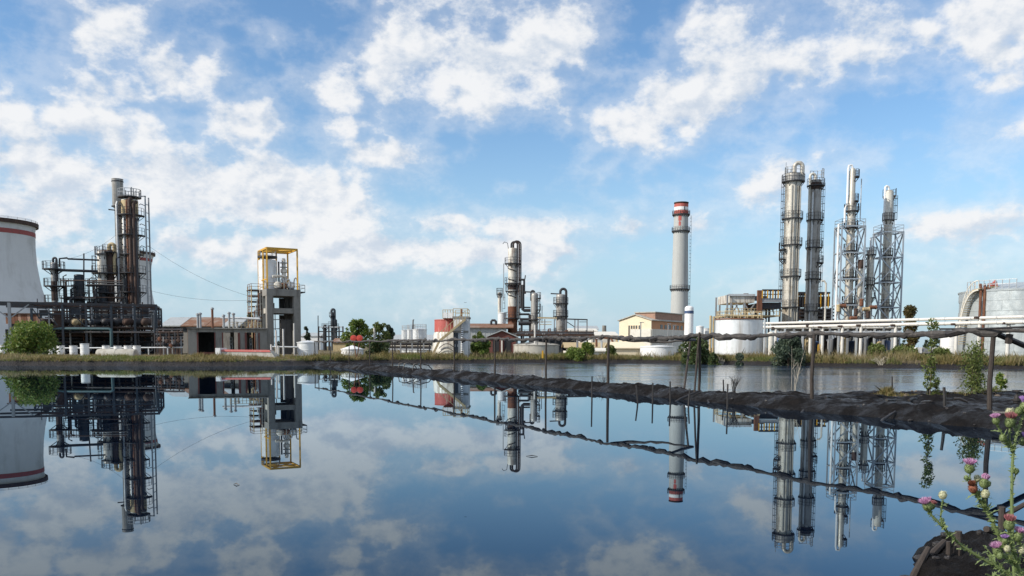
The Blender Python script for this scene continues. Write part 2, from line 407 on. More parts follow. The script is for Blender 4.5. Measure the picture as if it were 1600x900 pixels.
# water sheets
def sheet(name, pts, z, mat):
    o = MB().add([(a, b, z) for a, b in pts], [tuple(range(len(pts)))]).build(name, mat, smooth=False); return tag(o, kind='structure')
sheet('pond_water', [(-170,-3),(90,-3),(90,112),(-170,112)], 0, 'oily_water')
p_a, p_b = line(92, .2), line(9, -1.2)
sheet('settling_pond_water', [tuple(p_a), tuple(line(40, 0)), tuple(line(14, -.4)), tuple(p_b), (60, 27), (120, 40), (120, 118), (-30, 118)], .07, 'rippled_water')
# berm
NS, NN = 760, 90
ss = np.concatenate([np.linspace(-14, 30, 460), np.linspace(30.1, 84, 300)])
nn = np.linspace(0, 1, NN)
bk = np.interp(ss, [-14, 3, 6.5, 8, 9, 10.5, 16, 40, 70, 84], [22, 15, 10, 6, 3, 1.6, 1.5, 1.6, 1.8, 2.5])
nr = np.interp(ss, [-14, 0, 10, 16, 30, 60, 84], [2.6, 1.9, 1.7, 1.6, 1.5, 1.6, 2.5])
sg, tg = np.meshgrid(ss, nn, indexing='ij')
no = -bk[:, None]+(nr+bk)[:, None]*tg-.0
wob = fbm(sg*.45, sg*0+3.3, 3, 21)*.9
bx_ = PT.x+tdir.x*sg+ndir.x*(no+wob); by_ = PT.y+tdir.y*sg+ndir.y*(no+wob)
dn = (nr[:, None]-no); db = (no+bk[:, None])      # distances to near and back edge
hz = np.interp(ss, [-14, 5, 12, 20, 40, 55, 60, 84], [.34, .31, .31, .33, .38, .39, .36, .36])[:, None]
prof = np.minimum(sstep(-.1, 1.55, dn), sstep(-.1, 1.2, db))
bz = -.22+(hz+.2)*prof+fbm(bx_*.7, by_*.7, 3, 31)*.28*prof+(fbm(bx_*1.6, by_*1.6, 4, 37)*.28+np.abs(fbm(bx_*3.1, by_*3.1, 3, 47))*.16)*sstep(.05, .5, prof)+fbm(bx_*8, by_*8, 3, 51)*.11*sstep(.02, .4, prof)
tag(npmesh('mud_berm', np.stack([bx_, by_, bz], -1).reshape(-1, 3), grid_faces(len(ss), NN)[:, ::-1], 'tar_mud', smooth=True), kind='structure')
def bermz(x, y):
    i = np.argmin((bx_-x)**2+(by_-y)**2); return float(bz.ravel()[i])
# near bank (where the camera stands, and the spit at the right)
gx = np.concatenate([np.linspace(-30, 2.5, 130), np.linspace(2.53, 8, 420), np.linspace(8.1, 40, 120)]); gy = np.concatenate([np.linspace(-25, 3, 60), np.linspace(3.06, 12, 240)])
xg, yg = np.meshgrid(gx, gy, indexing='ij')
edge = 4.35+4.15*sstep(1.7, 4.35, xg)+fbm(xg*.9, yg*.9, 4, 61)*1.0+.5*sstep(5, 9, xg)
zg = -.30+.47*sstep(-.25, .7, edge-yg)+.25*sstep(2.5, 6, edge-yg)+fbm(xg*2.3, yg*2.3, 4, 71)*.16*sstep(-.2, .4, edge-yg)+(fbm(xg*7, yg*7, 4, 75)*.16+np.abs(fbm(xg*3.3, yg*3.3, 3, 79))*.14)*sstep(-.3, .3, edge-yg)
zg = zg-.2*sstep(1.2, 0, np.hypot(xg, yg))
tag(npmesh('mud_bank', np.stack([xg, yg, zg], -1).reshape(-1, 3), grid_faces(len(gx), len(gy)), 'tar_mud', smooth=True), kind='structure')
def bankz(x, y):
    i = np.argmin(np.abs(gx-x)); j = np.argmin(np.abs(gy-y)); return float(zg[i, j])
def tz(x, y): return float(terr(np.array([x]), np.array([y]))[0])

# ------------------------------------------------------------------ plant-building helpers
def part_bar(root, name, p, q, wd, mat, ht=None): return MB().bar(p, q, wd, ht).build(name, mat, root, smooth=False)
def part_tube(root, name, pts, r, mat, n=8): return MB().tube(pts, r, n).build(name, mat, root)
def arc_pts(c, rad, a0, a1, n, ux, uz=Vector((0,0,1))):
    return [Vector(c)+Vector(ux)*(rad*math.cos(a0+(a1-a0)*i/n))+uz*(rad*math.sin(a0+(a1-a0)*i/n)) for i in range(n+1)]
def railing(root, pts, h=1.05, mat='grey_steel', th=.055, name='railing'):
    mb = MB(); pts = [Vector(p) for p in pts]; u = Vector((0,0,1))
    for i in range(len(pts)-1):
        for k in (.55, 1): mb.bar(pts[i]+u*h*k, pts[i+1]+u*h*k, th*.8)
    for p in pts: mb.bar(p, p+u*h, th)
    return mb.build(name, mat, root, smooth=False)
def platform(root, c, r, z, a0=0, a1=360, wd=1.0, mat='dark_steel', rmat='dark_steel'):
    a0, a1 = R(a0), R(a1); wd *= .55
    mb = MB().arcplate(c, r+.01, r+wd, z, .14, a0, a1); n = max(3, int((a1-a0)/R(45)))
    for i in range(n+1):
        t = a0+(a1-a0)*i/n; d = Vector((math.cos(t), math.sin(t), 0)); b = Vector((c[0], c[1], z))
        mb.bar(b+d*(r*.98)+Vector((0,0,-.7)), b+d*(r+wd*.9), .08)
    pl = mb.build('platform', mat, root, smooth=False)
    m = max(4, int((a1-a0)/R(24)))
    railing(pl, [(c[0]+(r+wd-.04)*math.cos(a0+(a1-a0)*i/m), c[1]+(r+wd-.04)*math.sin(a0+(a1-a0)*i/m), z+.14) for i in range(m+1)], 1.05, rmat)
    return pl
def ladder(root, p, z0, z1, out, mat='dark_steel', cage=True):
    out = Vector((math.cos(R(out)), math.sin(R(out)), 0)); sd_ = Vector((-out.y, out.x, 0)); p = Vector((p[0], p[1], 0)); mb = MB()
    for s in (-.22, .22): mb.bar(p+sd_*s+Vector((0,0,z0)), p+sd_*s+Vector((0,0,z1)), .05)
    k = z0
    while k < z1: mb.bar(p-sd_*.22+Vector((0,0,k)), p+sd_*.22+Vector((0,0,k)), .035); k += .4
    if cage:
        k = z0+2.2
        while k < z1:
            mb.tube([p+Vector((0,0,k))+sd_*(.3*math.cos(a))+out*(.5*math.sin(a)) for a in [math.pi*i/6 for i in range(7)]], .028, 4); k += 1.1
        for a in (.8, 1.57, 2.3): mb.bar(p+Vector((0,0,z0+2.2))+sd_*(.3*math.cos(a))+out*(.5*math.sin(a)), p+Vector((0,0,z1))+sd_*(.3*math.cos(a))+out*(.5*math.sin(a)), .035)
    return mb.build('ladder', mat, root, smooth=False)
def vessel(root, c, r, z0, z1, mat, dome=.45, step=2.6, name='shell', n=28):
    prof = [(r*1.03, z0), (r*1.03, z0+.25), (r, z0+.26)]; k = z0+step
    while k < z1-.5: prof += [(r, k-.05), (r*1.025, k-.045), (r*1.025, k+.045), (r, k+.05)]; k += step
    prof += [(r, z1)]
    if dome: prof += [(r*math.cos(a), z1+r*dome*math.sin(a)) for a in (.3, .6, .9, 1.2, 1.45)]+[(.0005, z1+r*dome)]
    return MB().lathe((c[0], c[1], 0), prof, n).build(name, mat, root)
def goose(root, c, r, zt, ang, rp, start, zdown, mat, name='vapour_pipe', gap=-.12):
    d = Vector((math.cos(R(ang)), math.sin(R(ang)), 0)); b = Vector((c[0], c[1], 0))
    e = r+rp+gap; rad = (e-start)/2; mid = b+d*((e+start)/2); zb = zt+.6
    pts = [b+d*start+Vector((0,0,zt-.2))]+[Vector((mid.x, mid.y, zb))-d*(rad*math.cos(a))+Vector((0,0,rad*math.sin(a))) for a in [math.pi*i/10 for i in range(11)]]+[b+d*e+Vector((0,0,zdown))]
    return part_tube(root, name, pts, rp, mat, 10)
def column(name, label, x, yt, wpx, D, mat, plats=(), gz=None, lad=(), gooses=(), dome=.45, group=None, cat='column', ybase=None, sect=()):
    """upright process vessel: x is measured half way up"""
    s = D/F; yb = 545; X = X_(x, (yt+yb)/2, D); z0 = GZ if ybase is None else Z(ybase, D, x); zt = Z(yt, D, x); r = wpx*s/2*KX(x)
    root = thing(name, label, cat, (X, D, z0), group); c = (X, D)
    vessel(root, c, r, z0, zt, mat, dome)
    for (y0, y1, k, m2) in sect:
        MB().lathe((X, D, 0), [(r*k, Z(y1, D, x)), (r*k+.02, Z(y1, D, x)+.02), (r*k+.02, Z(y0, D, x)-.02), (r*k, Z(y0, D, x))], 28).build('cladding', m2, root)
    for p in plats:
        y, a0, a1, wd = p; platform(root, c, r, Z(y, D, x), a0, a1, wd)
    for (ang, y0, y1) in lad:
        ladder(root, (X+(r+.25)*math.cos(R(ang)), D+(r+.25)*math.sin(R(ang))), Z(y1, D, x), Z(y0, D, x), ang)
    for (ang, rp, start, yd, m2) in gooses: goose(root, c, r, zt, ang, rp, start, Z(yd, D, x), m2)
    return root, c, r, z0, zt
def tank(name, label, x0, x1, yt, yb, D, mat, roof='cone', rh=.12, group=None, rail=False, rings=3, z0=None, n=48, cat='tank'):
    X0, X1 = X_(x0, yb, D), X_(x1, yb, D); r = (X1-X0)/2*KX((x0+x1)/2); c = ((X0+X1)/2, D+r*.0); zb = GZ-.1 if z0 is None else z0; zt = Z(yt, D, (x0+x1)/2)
    root = thing(name, label, cat, (c[0], c[1], zb), group)
    H = zt-zb; prof = [(r, zb)]
    for k in range(1, rings+1):
        z = zb+H*k/(rings+1); prof += [(r, z-.04), (r+.025, z-.035), (r+.025, z+.035), (r, z+.04)]
    prof += [(r, zt-.12), (r+.07, zt-.11), (r+.07, zt), (r-.05, zt)]
    MB().lathe((c[0], c[1], 0), prof, n, caps=False).build('shell', mat, root)
    rp = [(r-.02, zt-.02)]+[((r-.02)*(1-t), zt+2*r*rh*(t if roof == 'cone' else math.sqrt(1-(1-t)**2))) for t in (.15, .3, .5, .75, .97)]+[(.0005, zt+2*r*rh)]
    MB().lathe((c[0], c[1], 0), rp, n, caps=False).build('roof', mat, root)
    if rail: railing(root, [(c[0]+(r-.1)*math.cos(R(a)), c[1]+(r-.1)*math.sin(R(a)), zt) for a in range(0, 361, 15)], 1.0, 'pale_steel')
    return root, c, r, zb, zt
def frame_building(name, label, cat, x0, x1, yt, D, depth, mat, z0=None, group=None):
    root = thing(name, label, cat, ((X_(x0, 540, D)+X_(x1, 540, D))/2, D, GZ-.05), group)
    return root, X_(x0, yt, D), X_(x1, yt, D), Z(yt, D, (x0+x1)/2)
def wallbox(root, x0, x1, y0, y1, z0, z1, mat, name='wall'): return MB().box(((x0+x1)/2, (y0+y1)/2, (z0+z1)/2), x1-x0, y1-y0, z1-z0).build(name, mat, root, smooth=False)
def gable_roof(root, x0, x1, y0, y1, ze, zr, mat, along='X', over=.3, th=.12, name='roof'):
    mb = MB()
    if along == 'X':
        ym = (y0+y1)/2; a = [(y0-over, ze-over*.25), (ym, zr), (y1+over, ze-over*.25)]
        vs = [(x, yv, zv+t) for x in (x0-over, x1+over) for t in (0, th) for (yv, zv) in a]
    else:
        xm = (x0+x1)/2; a = [(x0-over, ze-over*.25), (xm, zr), (x1+over, ze-over*.25)]
        vs = [(xv, y, zv+t) for y in (y0-over, y1+over) for t in (0, th) for (xv, zv) in a]
    mb.add(vs, [(0,1,4,3),(1,2,5,4),(6,9,10,7),(7,10,11,8),(3,4,10,9),(4,5,11,10),(0,6,7,1),(1,7,8,2),(0,3,9,6),(2,8,11,5)])
    return mb.build(name, mat, root, smooth=False)
def gable_wall(root, xa, xb, y, ze, zr, z0, mat, th=.2, name='gable_wall'):       # wall facing -Y with a gable
    xm = (xa+xb)/2; p = [(xa,z0),(xb,z0),(xb,ze),(xm,zr),(xa,ze)]
    vs = [(x, y, z) for x, z in p]+[(x, y+th, z) for x, z in p]
    return MB().add(vs, [(0,1,2,3,4),(9,8,7,6,5)]+[(i, i+5, (i+1)%5+5, (i+1)%5) for i in range(5)]).build(name, mat, root, smooth=False)
def gable_end(root, x, ya, yb, ze, zr, z0, mat, th=.2, name='gable_wall'):        # wall facing +-X with a gable
    ym = (ya+yb)/2; p = [(ya,z0),(yb,z0),(yb,ze),(ym,zr),(ya,ze)]
    vs = [(x, y, z) for y, z in p]+[(x+th, y, z) for y, z in p]
    return MB().add(vs, [(0,1,2,3,4),(9,8,7,6,5)]+[(i, i+5, (i+1)%5+5, (i+1)%5) for i in range(5)]).build(name, mat, root, smooth=False)
def window(root, x0, x1, z0, z1, y, mat='glass', fmat='pale_wall', mull=1):       # recessed-look window on a wall facing -Y
    f = MB()
    for (a, b, c, d) in ((x0, x1, z0-.06, z0), (x0, x1, z1, z1+.06), (x0-.06, x0, z0-.06, z1+.06), (x1, x1+.06, z0-.06, z1+.06)): f.box(((a+b)/2, y-.03, (c+d)/2), b-a, .1, d-c)
    for k in range(mull): xm = x0+(x1-x0)*(k+1)/(mull+1); f.box((xm, y-.025, (z0+z1)/2), .05, .06, z1-z0)
    w_ = f.build('window', fmat, root, smooth=False)
    MB().box(((x0+x1)/2, y-.006, (z0+z1)/2), x1-x0, .012, z1-z0).build('pane', mat, w_, smooth=False)
# ================================================================== cooling towers
def cooling_tower(label, xc, D, prof_px, group):
    """prof_px: list of (y pixel, half width in pixels) top to bottom"""
    s = D/F; X = X_(xc, 440, D); root = thing('cooling_tower', label, 'cooling tower', (X, D, GZ), group)
    P = [(hw*s*KX(xc), Z(y, D, xc)) for y, hw in prof_px]
    zt = P[0][1]; P[-1] = (P[-1][0], GZ-.2)
    out = P[::-1]
    ins = [(r-.5, z) for r, z in P]
    MB().lathe((X, D, 0), out+ins, 72, caps=False).build('shell', 'tower_concrete', root)
    r0 = P[0][0]
    MB().lathe((X, D, 0), [(r0-.3, zt-.1), (r0+.45, zt-.1), (r0+.5, zt+.75), (r0-.5, zt+.75), (r0-.5, zt-.1)], 72, caps=False).build('rim', 'rust_dark', root)
    rb = np.interp([zt-1.3, zt-2.3], [p[1] for p in P[::-1]], [p[0] for p in P[::-1]])
    MB().lathe((X, D, 0), [(rb[1]+.0, zt-2.3), (rb[1]+.06, zt-2.28), (rb[0]+.06, zt-1.32), (rb[0], zt-1.3)], 72, caps=False).build('painted_band', 'red_band', root)
    railing(root, [(X+(r0+.3)*math.cos(R(a)), D+(r0+.3)*math.sin(R(a)), zt+.75) for a in range(0, 361, 12)], .45, 'dark_steel', .05)
cooling_tower('white hyperbolic cooling tower with one red band, only half in the picture', -14, 189, [(352,75.5),(358,73.5),(385,73),(411,74.5),(434,78),(450,81.5),(468,87.5),(490,95),(520,106),(548,116)], 'cooling towers')
cooling_tower('cooling tower mostly hidden behind the rusty reactor columns', 199, 290, [(398,43),(404,40.5),(415,38.5),(437,36.5),(460,39),(483,43.5),(502,49),(525,56),(548,62)], 'cooling towers')

# ================================================================== left reactor complex
D = 130; s = D/F
rt_, c, r, z0, zt = column('reactor_column', 'tall white and rust streaked reactor column with railed platforms beside the steel stack', 206, 313, 26, D, 'white_clad',
    [(338,150,395,1.6),(369,150,395,1.6),(399,160,390,1.2),(428,150,395,1.6),(458,160,395,1.6)], lad=[(180,314,480)], dome=.25,
    sect=[(314,335,1.004,'tan_paint'),(430,484,1.004,'blue_steel')])
X = c[0]
for (px, y0, y1, rr, m) in ((206.5,314,482,.17,'rust'),(211.5,312,484,.30,'rust_dark'),(217.5,318,484,.26,'rust_dark'),(200,338,400,.13,'pale_steel'),(214.5,330,484,.2,'dark_steel'),(220.5,345,484,.2,'dark_steel'),(203.5,400,484,.14,'dark_steel'),(191.5,318,470,.22,'grey_steel')):
    xx_ = X_(px, (y0+y1)/2, D); zz0, zz1 = Z(y1, D, px), Z(y0, D, px)
    part_tube(rt_, 'riser_pipe', [(xx_, D-r-rr-.02, zz0), (xx_, D-r-rr-.02, zz1-.4), (xx_, D-r-rr+.2, zz1), (xx_, D-r*.5, zz1+.1)], rr, m, 10)
for (ya, yb) in ((345,350),(353,358),(362,367),(385,392)):
    part_tube(rt_, 'clamp_strap', [(X_(196, ya, D), D-r*1.02, Z(ya, D)), (X_(207, yb, D), D-r*1.1, Z(yb, D))], .09, 'dark_steel', 6)
# top deck with vent stubs
MB().arcplate(c, 0.05, r+.5, zt+.35, .15, 0, R(360)).build('top_deck', 'dark_steel', rt_, smooth=False)
railing(rt_, [(c[0]+(r+.45)*math.cos(R(a)), c[1]+(r+.45)*math.sin(R(a)), zt+.5) for a in range(0, 361, 30)], 1.1, 'grey_steel', .08)
for px, y in ((198,298),(207,293),(210,295),(214,299),(219,303)): part_tube(rt_, 'vent_stub', [(X_(px, y, D), D-.4, zt+.3), (X_(px, y, D), D-.4, Z(y, D, px))], .1, 'grey_steel', 6)
# hoist frame at the right side of the column
hf = thing('hoist_frame', 'slender grey ladder frame standing right against the rust streaked reactor column', 'frame', (X_(232, 480, D), D-.5, Z(480, D, 232)))
xa, xb = X_(221, 310, D), X_(231.5, 400, D)
part_bar(hf, 'post', (xb, D-.5, Z(482, D)), (xb, D-.5, Z(310, D)), .17, 'grey_steel')
part_bar(hf, 'post', (xb, D+.7, Z(482, D)), (xb, D+.7, Z(310, D)), .17, 'grey_steel')
part_bar(hf, 'top_beam', (xa, D-.5, Z(310, D)), (xb+.1, D-.5, Z(310, D)), .17, 'grey_steel')
for y in range(322, 480, 13): part_bar(hf, 'rung', (xb, D-.5, Z(y, D)), (xb, D+.7, Z(y, D)), .09, 'grey_steel')
for y in (325, 356, 390, 440): part_tube(hf, 'lamp_arm', [(xb, D-.5, Z(y, D)), (xb-.7, D-.6, Z(y, D)+.3), (xb-.9, D-.6, Z(y, D)+.1)], .06, 'dark_steel', 6)
# steel stack behind
Ds = 132.5; Xs = X_(187, 400, Ds); ss_ = Ds/F
sk = thing('flue_stack', 'plain grey steel stack, wide at its top, behind the rusty reactor column', 'stack', (Xs, Ds, GZ))
zc = Z(323, Ds, 187); ztp = Z(281, Ds, 187)
MB().lathe((Xs, Ds, 0), [(.55, GZ), (.55, zc-.4), (.8, zc), (.82, zc+.05), (.82, ztp), (.86, ztp+.01), (.86, ztp+.12), (.72, ztp+.12), (.72, zc)], 28, caps=False).build('shell', 'silver_dark', sk)
MB().lathe((Xs, Ds, 0), [(.83, zc-.05), (.98, zc-.04), (.98, zc+.08), (.83, zc+.09)], 28, caps=False).build('flange', 'dark_steel', sk)
MB().lathe((Xs, Ds, 0), [(.83, ztp-.35), (.88, ztp-.34), (.88, ztp-.2), (.83, ztp-.19)], 28, caps=False).build('flange', 'dark_steel', sk)
part_tube(sk, 'bracket', [(Xs, Ds-.5, Z(332, Ds)), (Xs-1.2, Ds-.7, Z(331, Ds))], .1, 'dark_steel', 6)
# twin columns at 154-180
column('reactor_column', 'shorter white clad column capped with a round deck, left of the tall reactor', 161, 393, 14.5, 128, 'white_clad', [(398,150,330,.6),(428,130,330,1.5),(458,140,330,1.5)], lad=[(200,400,480)], dome=.2, sect=[(445,484,1.004,'blue_steel')])
rt_, c, r, z0, zt = column('reactor_column', 'dark rusty column joined to the shorter white clad column', 174, 392, 12, 128.6, 'rust_dark', [(395,180,380,.9),(428,200,400,1.4),(459,200,400,1.6)], dome=.25, gooses=[(0,.3,-.1,430,'tan_paint')])
column('reactor_column', 'blue black column without cladding between the small and the white clad columns', 125.5, 430, 16.5, 126, 'blue_steel', [(458,140,400,.7)], dome=.2)
rt_, c, r, z0, zt = column('reactor_column', 'small slender column with three railed decks at the reactor block\'s left end', 86, 412, 10, 124, 'silver_dark', [(421.5,0,360,2.0),(448,0,360,1.8),(474,0,360,1.8)], lad=[(330,413,482)], dome=.5, gooses=[(0,.16,-.05,440,'dark_steel')], sect=[(412,420,1.01,'grey_steel'),(440,470,1.01,'rust_dark')])
gw_n = 0
for (y, xa, xb, dd) in ((447,98,118,124.5),(466,96,152,125),(447,136,154,126.5),(466,181,194,127)):
    t = thing('gantry_walkway', ('short dark walkway from the small column to the blue black one','long low dark walkway between small and white clad columns','dark walkway touching the white clad column','dark walkway between the rusty column and the tall reactor')[gw_n], 'walkway', W(xa,y,dd)); gw_n += 1
    a, b = W(xa,y,dd), W(xb,y,dd); MB().box((a+b)/2, b.x-a.x, 1.1, .14).build('deck', 'dark_steel', t, smooth=False)
    railing(t, [a.lerp(b,q/5)+Vector((0,-.5,.07)) for q in range(6)], 1.0, 'dark_steel', .06)
    for q in (.15,.85): part_bar(t, 'post', a.lerp(b,q), (a.lerp(b,q).x,dd,Z(484,dd)), .16, 'dark_steel')
for i, (px, y0, dd) in enumerate(((100,432,125),(104,440,126),(112,452,125),(140,436,127),(147,440,126),(150,452,125),(184,404,128.4),(189,420,128.6),(110,468,124),(143,470,125))):
    tag(MB().tube([(X_(px,470,dd),dd,GZ), (X_(px,470,dd),dd,Z(y0,dd,px)), (X_(px,470,dd)+.5,dd,Z(y0,dd,px)+.25)], .09+.05*(i % 3), 8).build('standpipe', ('dark_steel','rust_dark','blue_steel')[i % 3], None, (X_(px,470,dd),dd,GZ)), ('black','rust brown','blue black')[i % 3]+' thin standpipe rising between the left reactor columns', 'pipe', 'standpipes of the reactor block')
# overhead pipes
def hpipe(label, pts, r, mat, D, name='overhead_pipe', group=None, n=8):
    P = [W(x, y, d if d else D) for (x, y, d) in pts]
    return single(name, label, 'pipe', MB().tube(P, r, n), mat, P[0], group)
hpipe('thin pipe with an upright kink, highest between the small slender and the white clad column', [(93,417,124.2),(93,404,124.3),(105,403,124.5),(106,404.5,124.6),(155,406.5,127)], .14, 'dark_steel', 125)
hpipe('dark straight pipe running from the small column\'s top deck to the white clad column', [(92,422,123.4),(153,424,126.4)], .2, 'dark_steel', 125)
tag(MB().bar(W(131,435,125.4), W(131,396,125.4), .15).build('mast', 'dark_steel', None, W(131,435,125.4), False), 'thin upright mast rising behind the blue black column', 'mast')
for i, (y, xa, xb, m) in enumerate(((438,95,190,'blue_steel'),(441,136,193,'dark_steel'),(445,136,193,'blue_steel'),(464,100,193,'dark_steel'),(468,100,155,'blue_steel'),(472,136,190,'dark_steel'),(486,70,185,'dark_steel'))):
    hpipe('dark horizontal process pipe strung between the left reactor columns', [(xa,y,123.3+i*.45),(xb,y+1,123.3+i*.45)], .09+.03*(i % 3), 'dark_steel' if i % 3 else 'rust_dark', 124, group='process pipes of the reactor block')
# process frame: posts, beams, deck
Df, Db = 114, 127
fr_ = thing('steel_process_structure', 'two storey dark steel frame carrying drums at the foot of the reactor columns', 'steel frame', (X_(150, 550, Df), Df, GZ))
fx = [66, 106, 137, 171, 203, 233]
for dd in (Df, (Df+Db)/2, Db):
    for px in fx:
        xw = X_(px, 510, Df); top = Z(478 if px != 66 else 486, Df)
        part_bar(fr_, 'post', (xw, dd, GZ-.1), (xw, dd, top), .26, 'blue_steel')
    x0_, x1_ = X_(66, 500, Df), X_(234, 500, Df)
    part_bar(fr_, 'beam', (X_(5, 478, Df), dd, Z(478, Df)), (x1_, dd, Z(478, Df)), .28, 'dark_steel')
    part_bar(fr_, 'beam', (x0_, dd, Z(494, Df)), (x1_, dd, Z(494, Df)), .16, 'blue_steel')
for px in fx: part_bar(fr_, 'cross_beam', (X_(px, 500, Df), Df, Z(479, Df)), (X_(px, 500, Df), Db, Z(479, Df)), .22, 'dark_steel')
xw = X_(38, 510, Df); part_bar(fr_, 'post', (xw, Df, GZ), (xw, Df, Z(478, Df)), .34, 'grey_steel')
part_bar(fr_, 'brace', (X_(10, 480, Df), Df, Z(480, Df)), (xw, Df, Z(502, Df)), .14, 'grey_steel')
part_bar(fr_, 'brace', (X_(62, 480, Df), Df, Z(480, Df)), (xw, Df, Z(502, Df)), .14, 'grey_steel')
wallbox(fr_, x0_-1, x1_+.5, Df+.2, Db, Z(515, Df), Z(512.5, Df), 'rust_dark', 'deck')
wallbox(fr_, X_(4, 545, Df), x1_+1, Db+.5, Db+.8, GZ-.2, Z(516, Df), 'dark_opening', 'back_wall')  # near-black back wall, its colour stands in for shade under the deck
for k, (px, y0, y1) in enumerate(((66,486,512),(83,486,512),(120,495,513))): part_bar(fr_, 'brace', (X_(px, y0, Df), Df+.1, Z(y0, Df)), (X_(px+16, y1, Df), Df+.1, Z(y1, Df)), .12, 'blue_steel')
for i, (a, b, y0, y1) in enumerate(((70,84,487,494),(88,101,489,512),(108,122,484,493),(140,150,497,512),(173,186,482,492),(188,202,495,512),(205,219,481,493),(221,232,496,512))):
    wallbox(fr_, X_(a,500,Df), X_(b,500,Df), Df+3+i, Df+3.3+i, Z(y1,Df), Z(y0,Df), ('dark_steel','rust_dark','blue_steel')[i % 3], 'wind_panel')
for i in range(26):
    px = 70+i*6.4; part_bar(fr_, 'riser', (X_(px,500,Df),Df+2+(i*5 % 9),Z(513,Df)), (X_(px,500,Df),Df+2+(i*5 % 9),Z(470+(i*7 % 17),Df)), .09+.05*(i % 3), ('dark_steel','rust_dark','grey_steel')[i % 3])
for i, y in enumerate((481,484,488,491,497)):
    part_bar(fr_, 'header', (x0_,Df+1.5+2*i,Z(y,Df)), (x1_,Df+1.5+2*i,Z(y,Df)), .16, ('rust_dark','dark_steel')[i % 2])
fr_.rotation_euler.z = R(20); fr_.scale.x = 1.05      # the block stands askew to the pond
# end portal at 236-243
pt = thing('pipe_portal', 'narrow blue grey pipe bend standing at the right end of the process frame', 'pipe', (X_(240, 545, 113.5), 113.5, GZ))
part_tube(pt, 'pipe', [W(234,487,113.5), W(240,487,113.5), W(242,489,113.5), W(242,520,113.5)], .2, 'blue_steel')
part_tube(pt, 'pipe', [W(234,491,113.8), W(237,491,113.8), W(238.5,493,113.8), W(238.5,512,113.8)], .14, 'blue_steel')
part_tube(pt, 'support', [W(242,519,113.5), (X_(242,530,113.5), 113.5, GZ-.1)], .14, 'dark_steel')
# drums on the deck
for i, (px, y, dia, m) in enumerate(((66,501,10,'rust_dark'),(86,502,11,'dark_steel'),(101,501,8,'dark_steel'),(116,501,10,'tan_paint'),(127,501,9,'rust_dark'),(143,502,9,'blue_steel'),(163,501,11,'dark_steel'),(181,502,12,'dark_steel'),(197,502,11,'rust_dark'),(212,501,12,'dark_steel'),(225,502,11,'rust_dark'))):
    dd = 116+(i*37 % 5)*.8; rr = dia/2*dd/F; zc_ = Z(513, Df)+rr+.25; xc_ = X_(px, y, dd)
    t = thing('exchanger_drum', 'horizontal drum lying end on under the frame roof of the reactor block', 'drum', (xc_, dd, Z(513, Df)), 'drums on the process frame')
    L = 3.5+(i % 3)
    MB().lathe((xc_, dd, zc_), [(.001,-.25),(rr*.6,-.2),(rr*.95,-.04),(rr*1.08,0),(rr*1.08,.15),(rr,.16),(rr,L),(rr*.6,L+.2),(.001,L+.25)], 20, 'Y').build('shell', m, t)
    for q in (.6, L-.6): MB().box((xc_, dd+q, (Z(513, Df)+zc_)/2), rr*1.2, .25, max(.2, zc_-Z(513, Df))).build('saddle', 'old_concrete', t, smooth=False)
for i in range(16):        # upright pumps and valves in the shade below and on the deck
    px = 70+i*10.6; dd = 115.5+(i*7 % 10)
    t = thing('process_pump', ('blue black','rust brown','dark grey')[i % 3]+' pump set standing in the shade under the process frame', 'pump', (X_(px, 545, dd), dd, GZ), 'pumps under the process frame')
    xx_ = X_(px, 545, dd); hh = 1.0+(i*13 % 7)*.13
    MB().lathe((xx_, dd, 0), [(.45,GZ-.1),(.45,GZ+.2),(.28,GZ+.25),(.3,GZ+hh*.6),(.42,GZ+hh*.62),(.42,GZ+hh*.9),(.1,GZ+hh)], 14).build('body', ('blue_steel','rust_dark','dark_steel')[i % 3], t)
    part_tube(t, 'riser', [(xx_+.3, dd, GZ+.5), (xx_+.7, dd, GZ+.5), (xx_+.8, dd, GZ+.7), (xx_+.8, dd, Z(513, Df))], .11, ('grey_steel','dark_steel','rust')[i % 3], 6)
for i, (y, dd) in enumerate(((519,113.6),(524,118),(529,121),(534,119),(521,123))):
    hpipe('long horizontal pipe in the dark storey under the drums', [(70,y,dd),(246,y+.5,dd)], .13+.03*(i % 2), ('dark_steel','rust_dark','blue_steel')[i % 3], dd, group='pipes under the drum deck')
t = thing('feed_pipe', 'blue green feed pipe bending down to the ground before the dark storey', 'pipe', W(174,545,112.8))
part_tube(t, 'pipe', [W(32,513,112.8), W(170,514,112.8), W(173.5,515.5,112.8), W(174,520,112.8), (W(174,545,112.8).x, 112.8, GZ+.3)], .2, 'green_pipe', 10)
for px in (60, 105, 150): part_bar(t, 'hanger', W(px,513.6,112.8), W(px,513.6,Df+.3), .1, 'dark_steel')
hpipe('pale low pipe running behind the white barrels', [(95,544,110),(285,543,110)], .1, 'pale_steel', 110)
for k, px in enumerate((120, 165, 190, 232, 262)): tag(MB().bar((X_(px,545,110), 110, GZ-.1), W(px,543,110), .13).build('pipe_support', 'pale_steel', None, (X_(px,545,110),110,GZ-.1), False), 'short steel stand under the pale low pipe by the barrels', 'pipe support', 'stands of the low pipe')
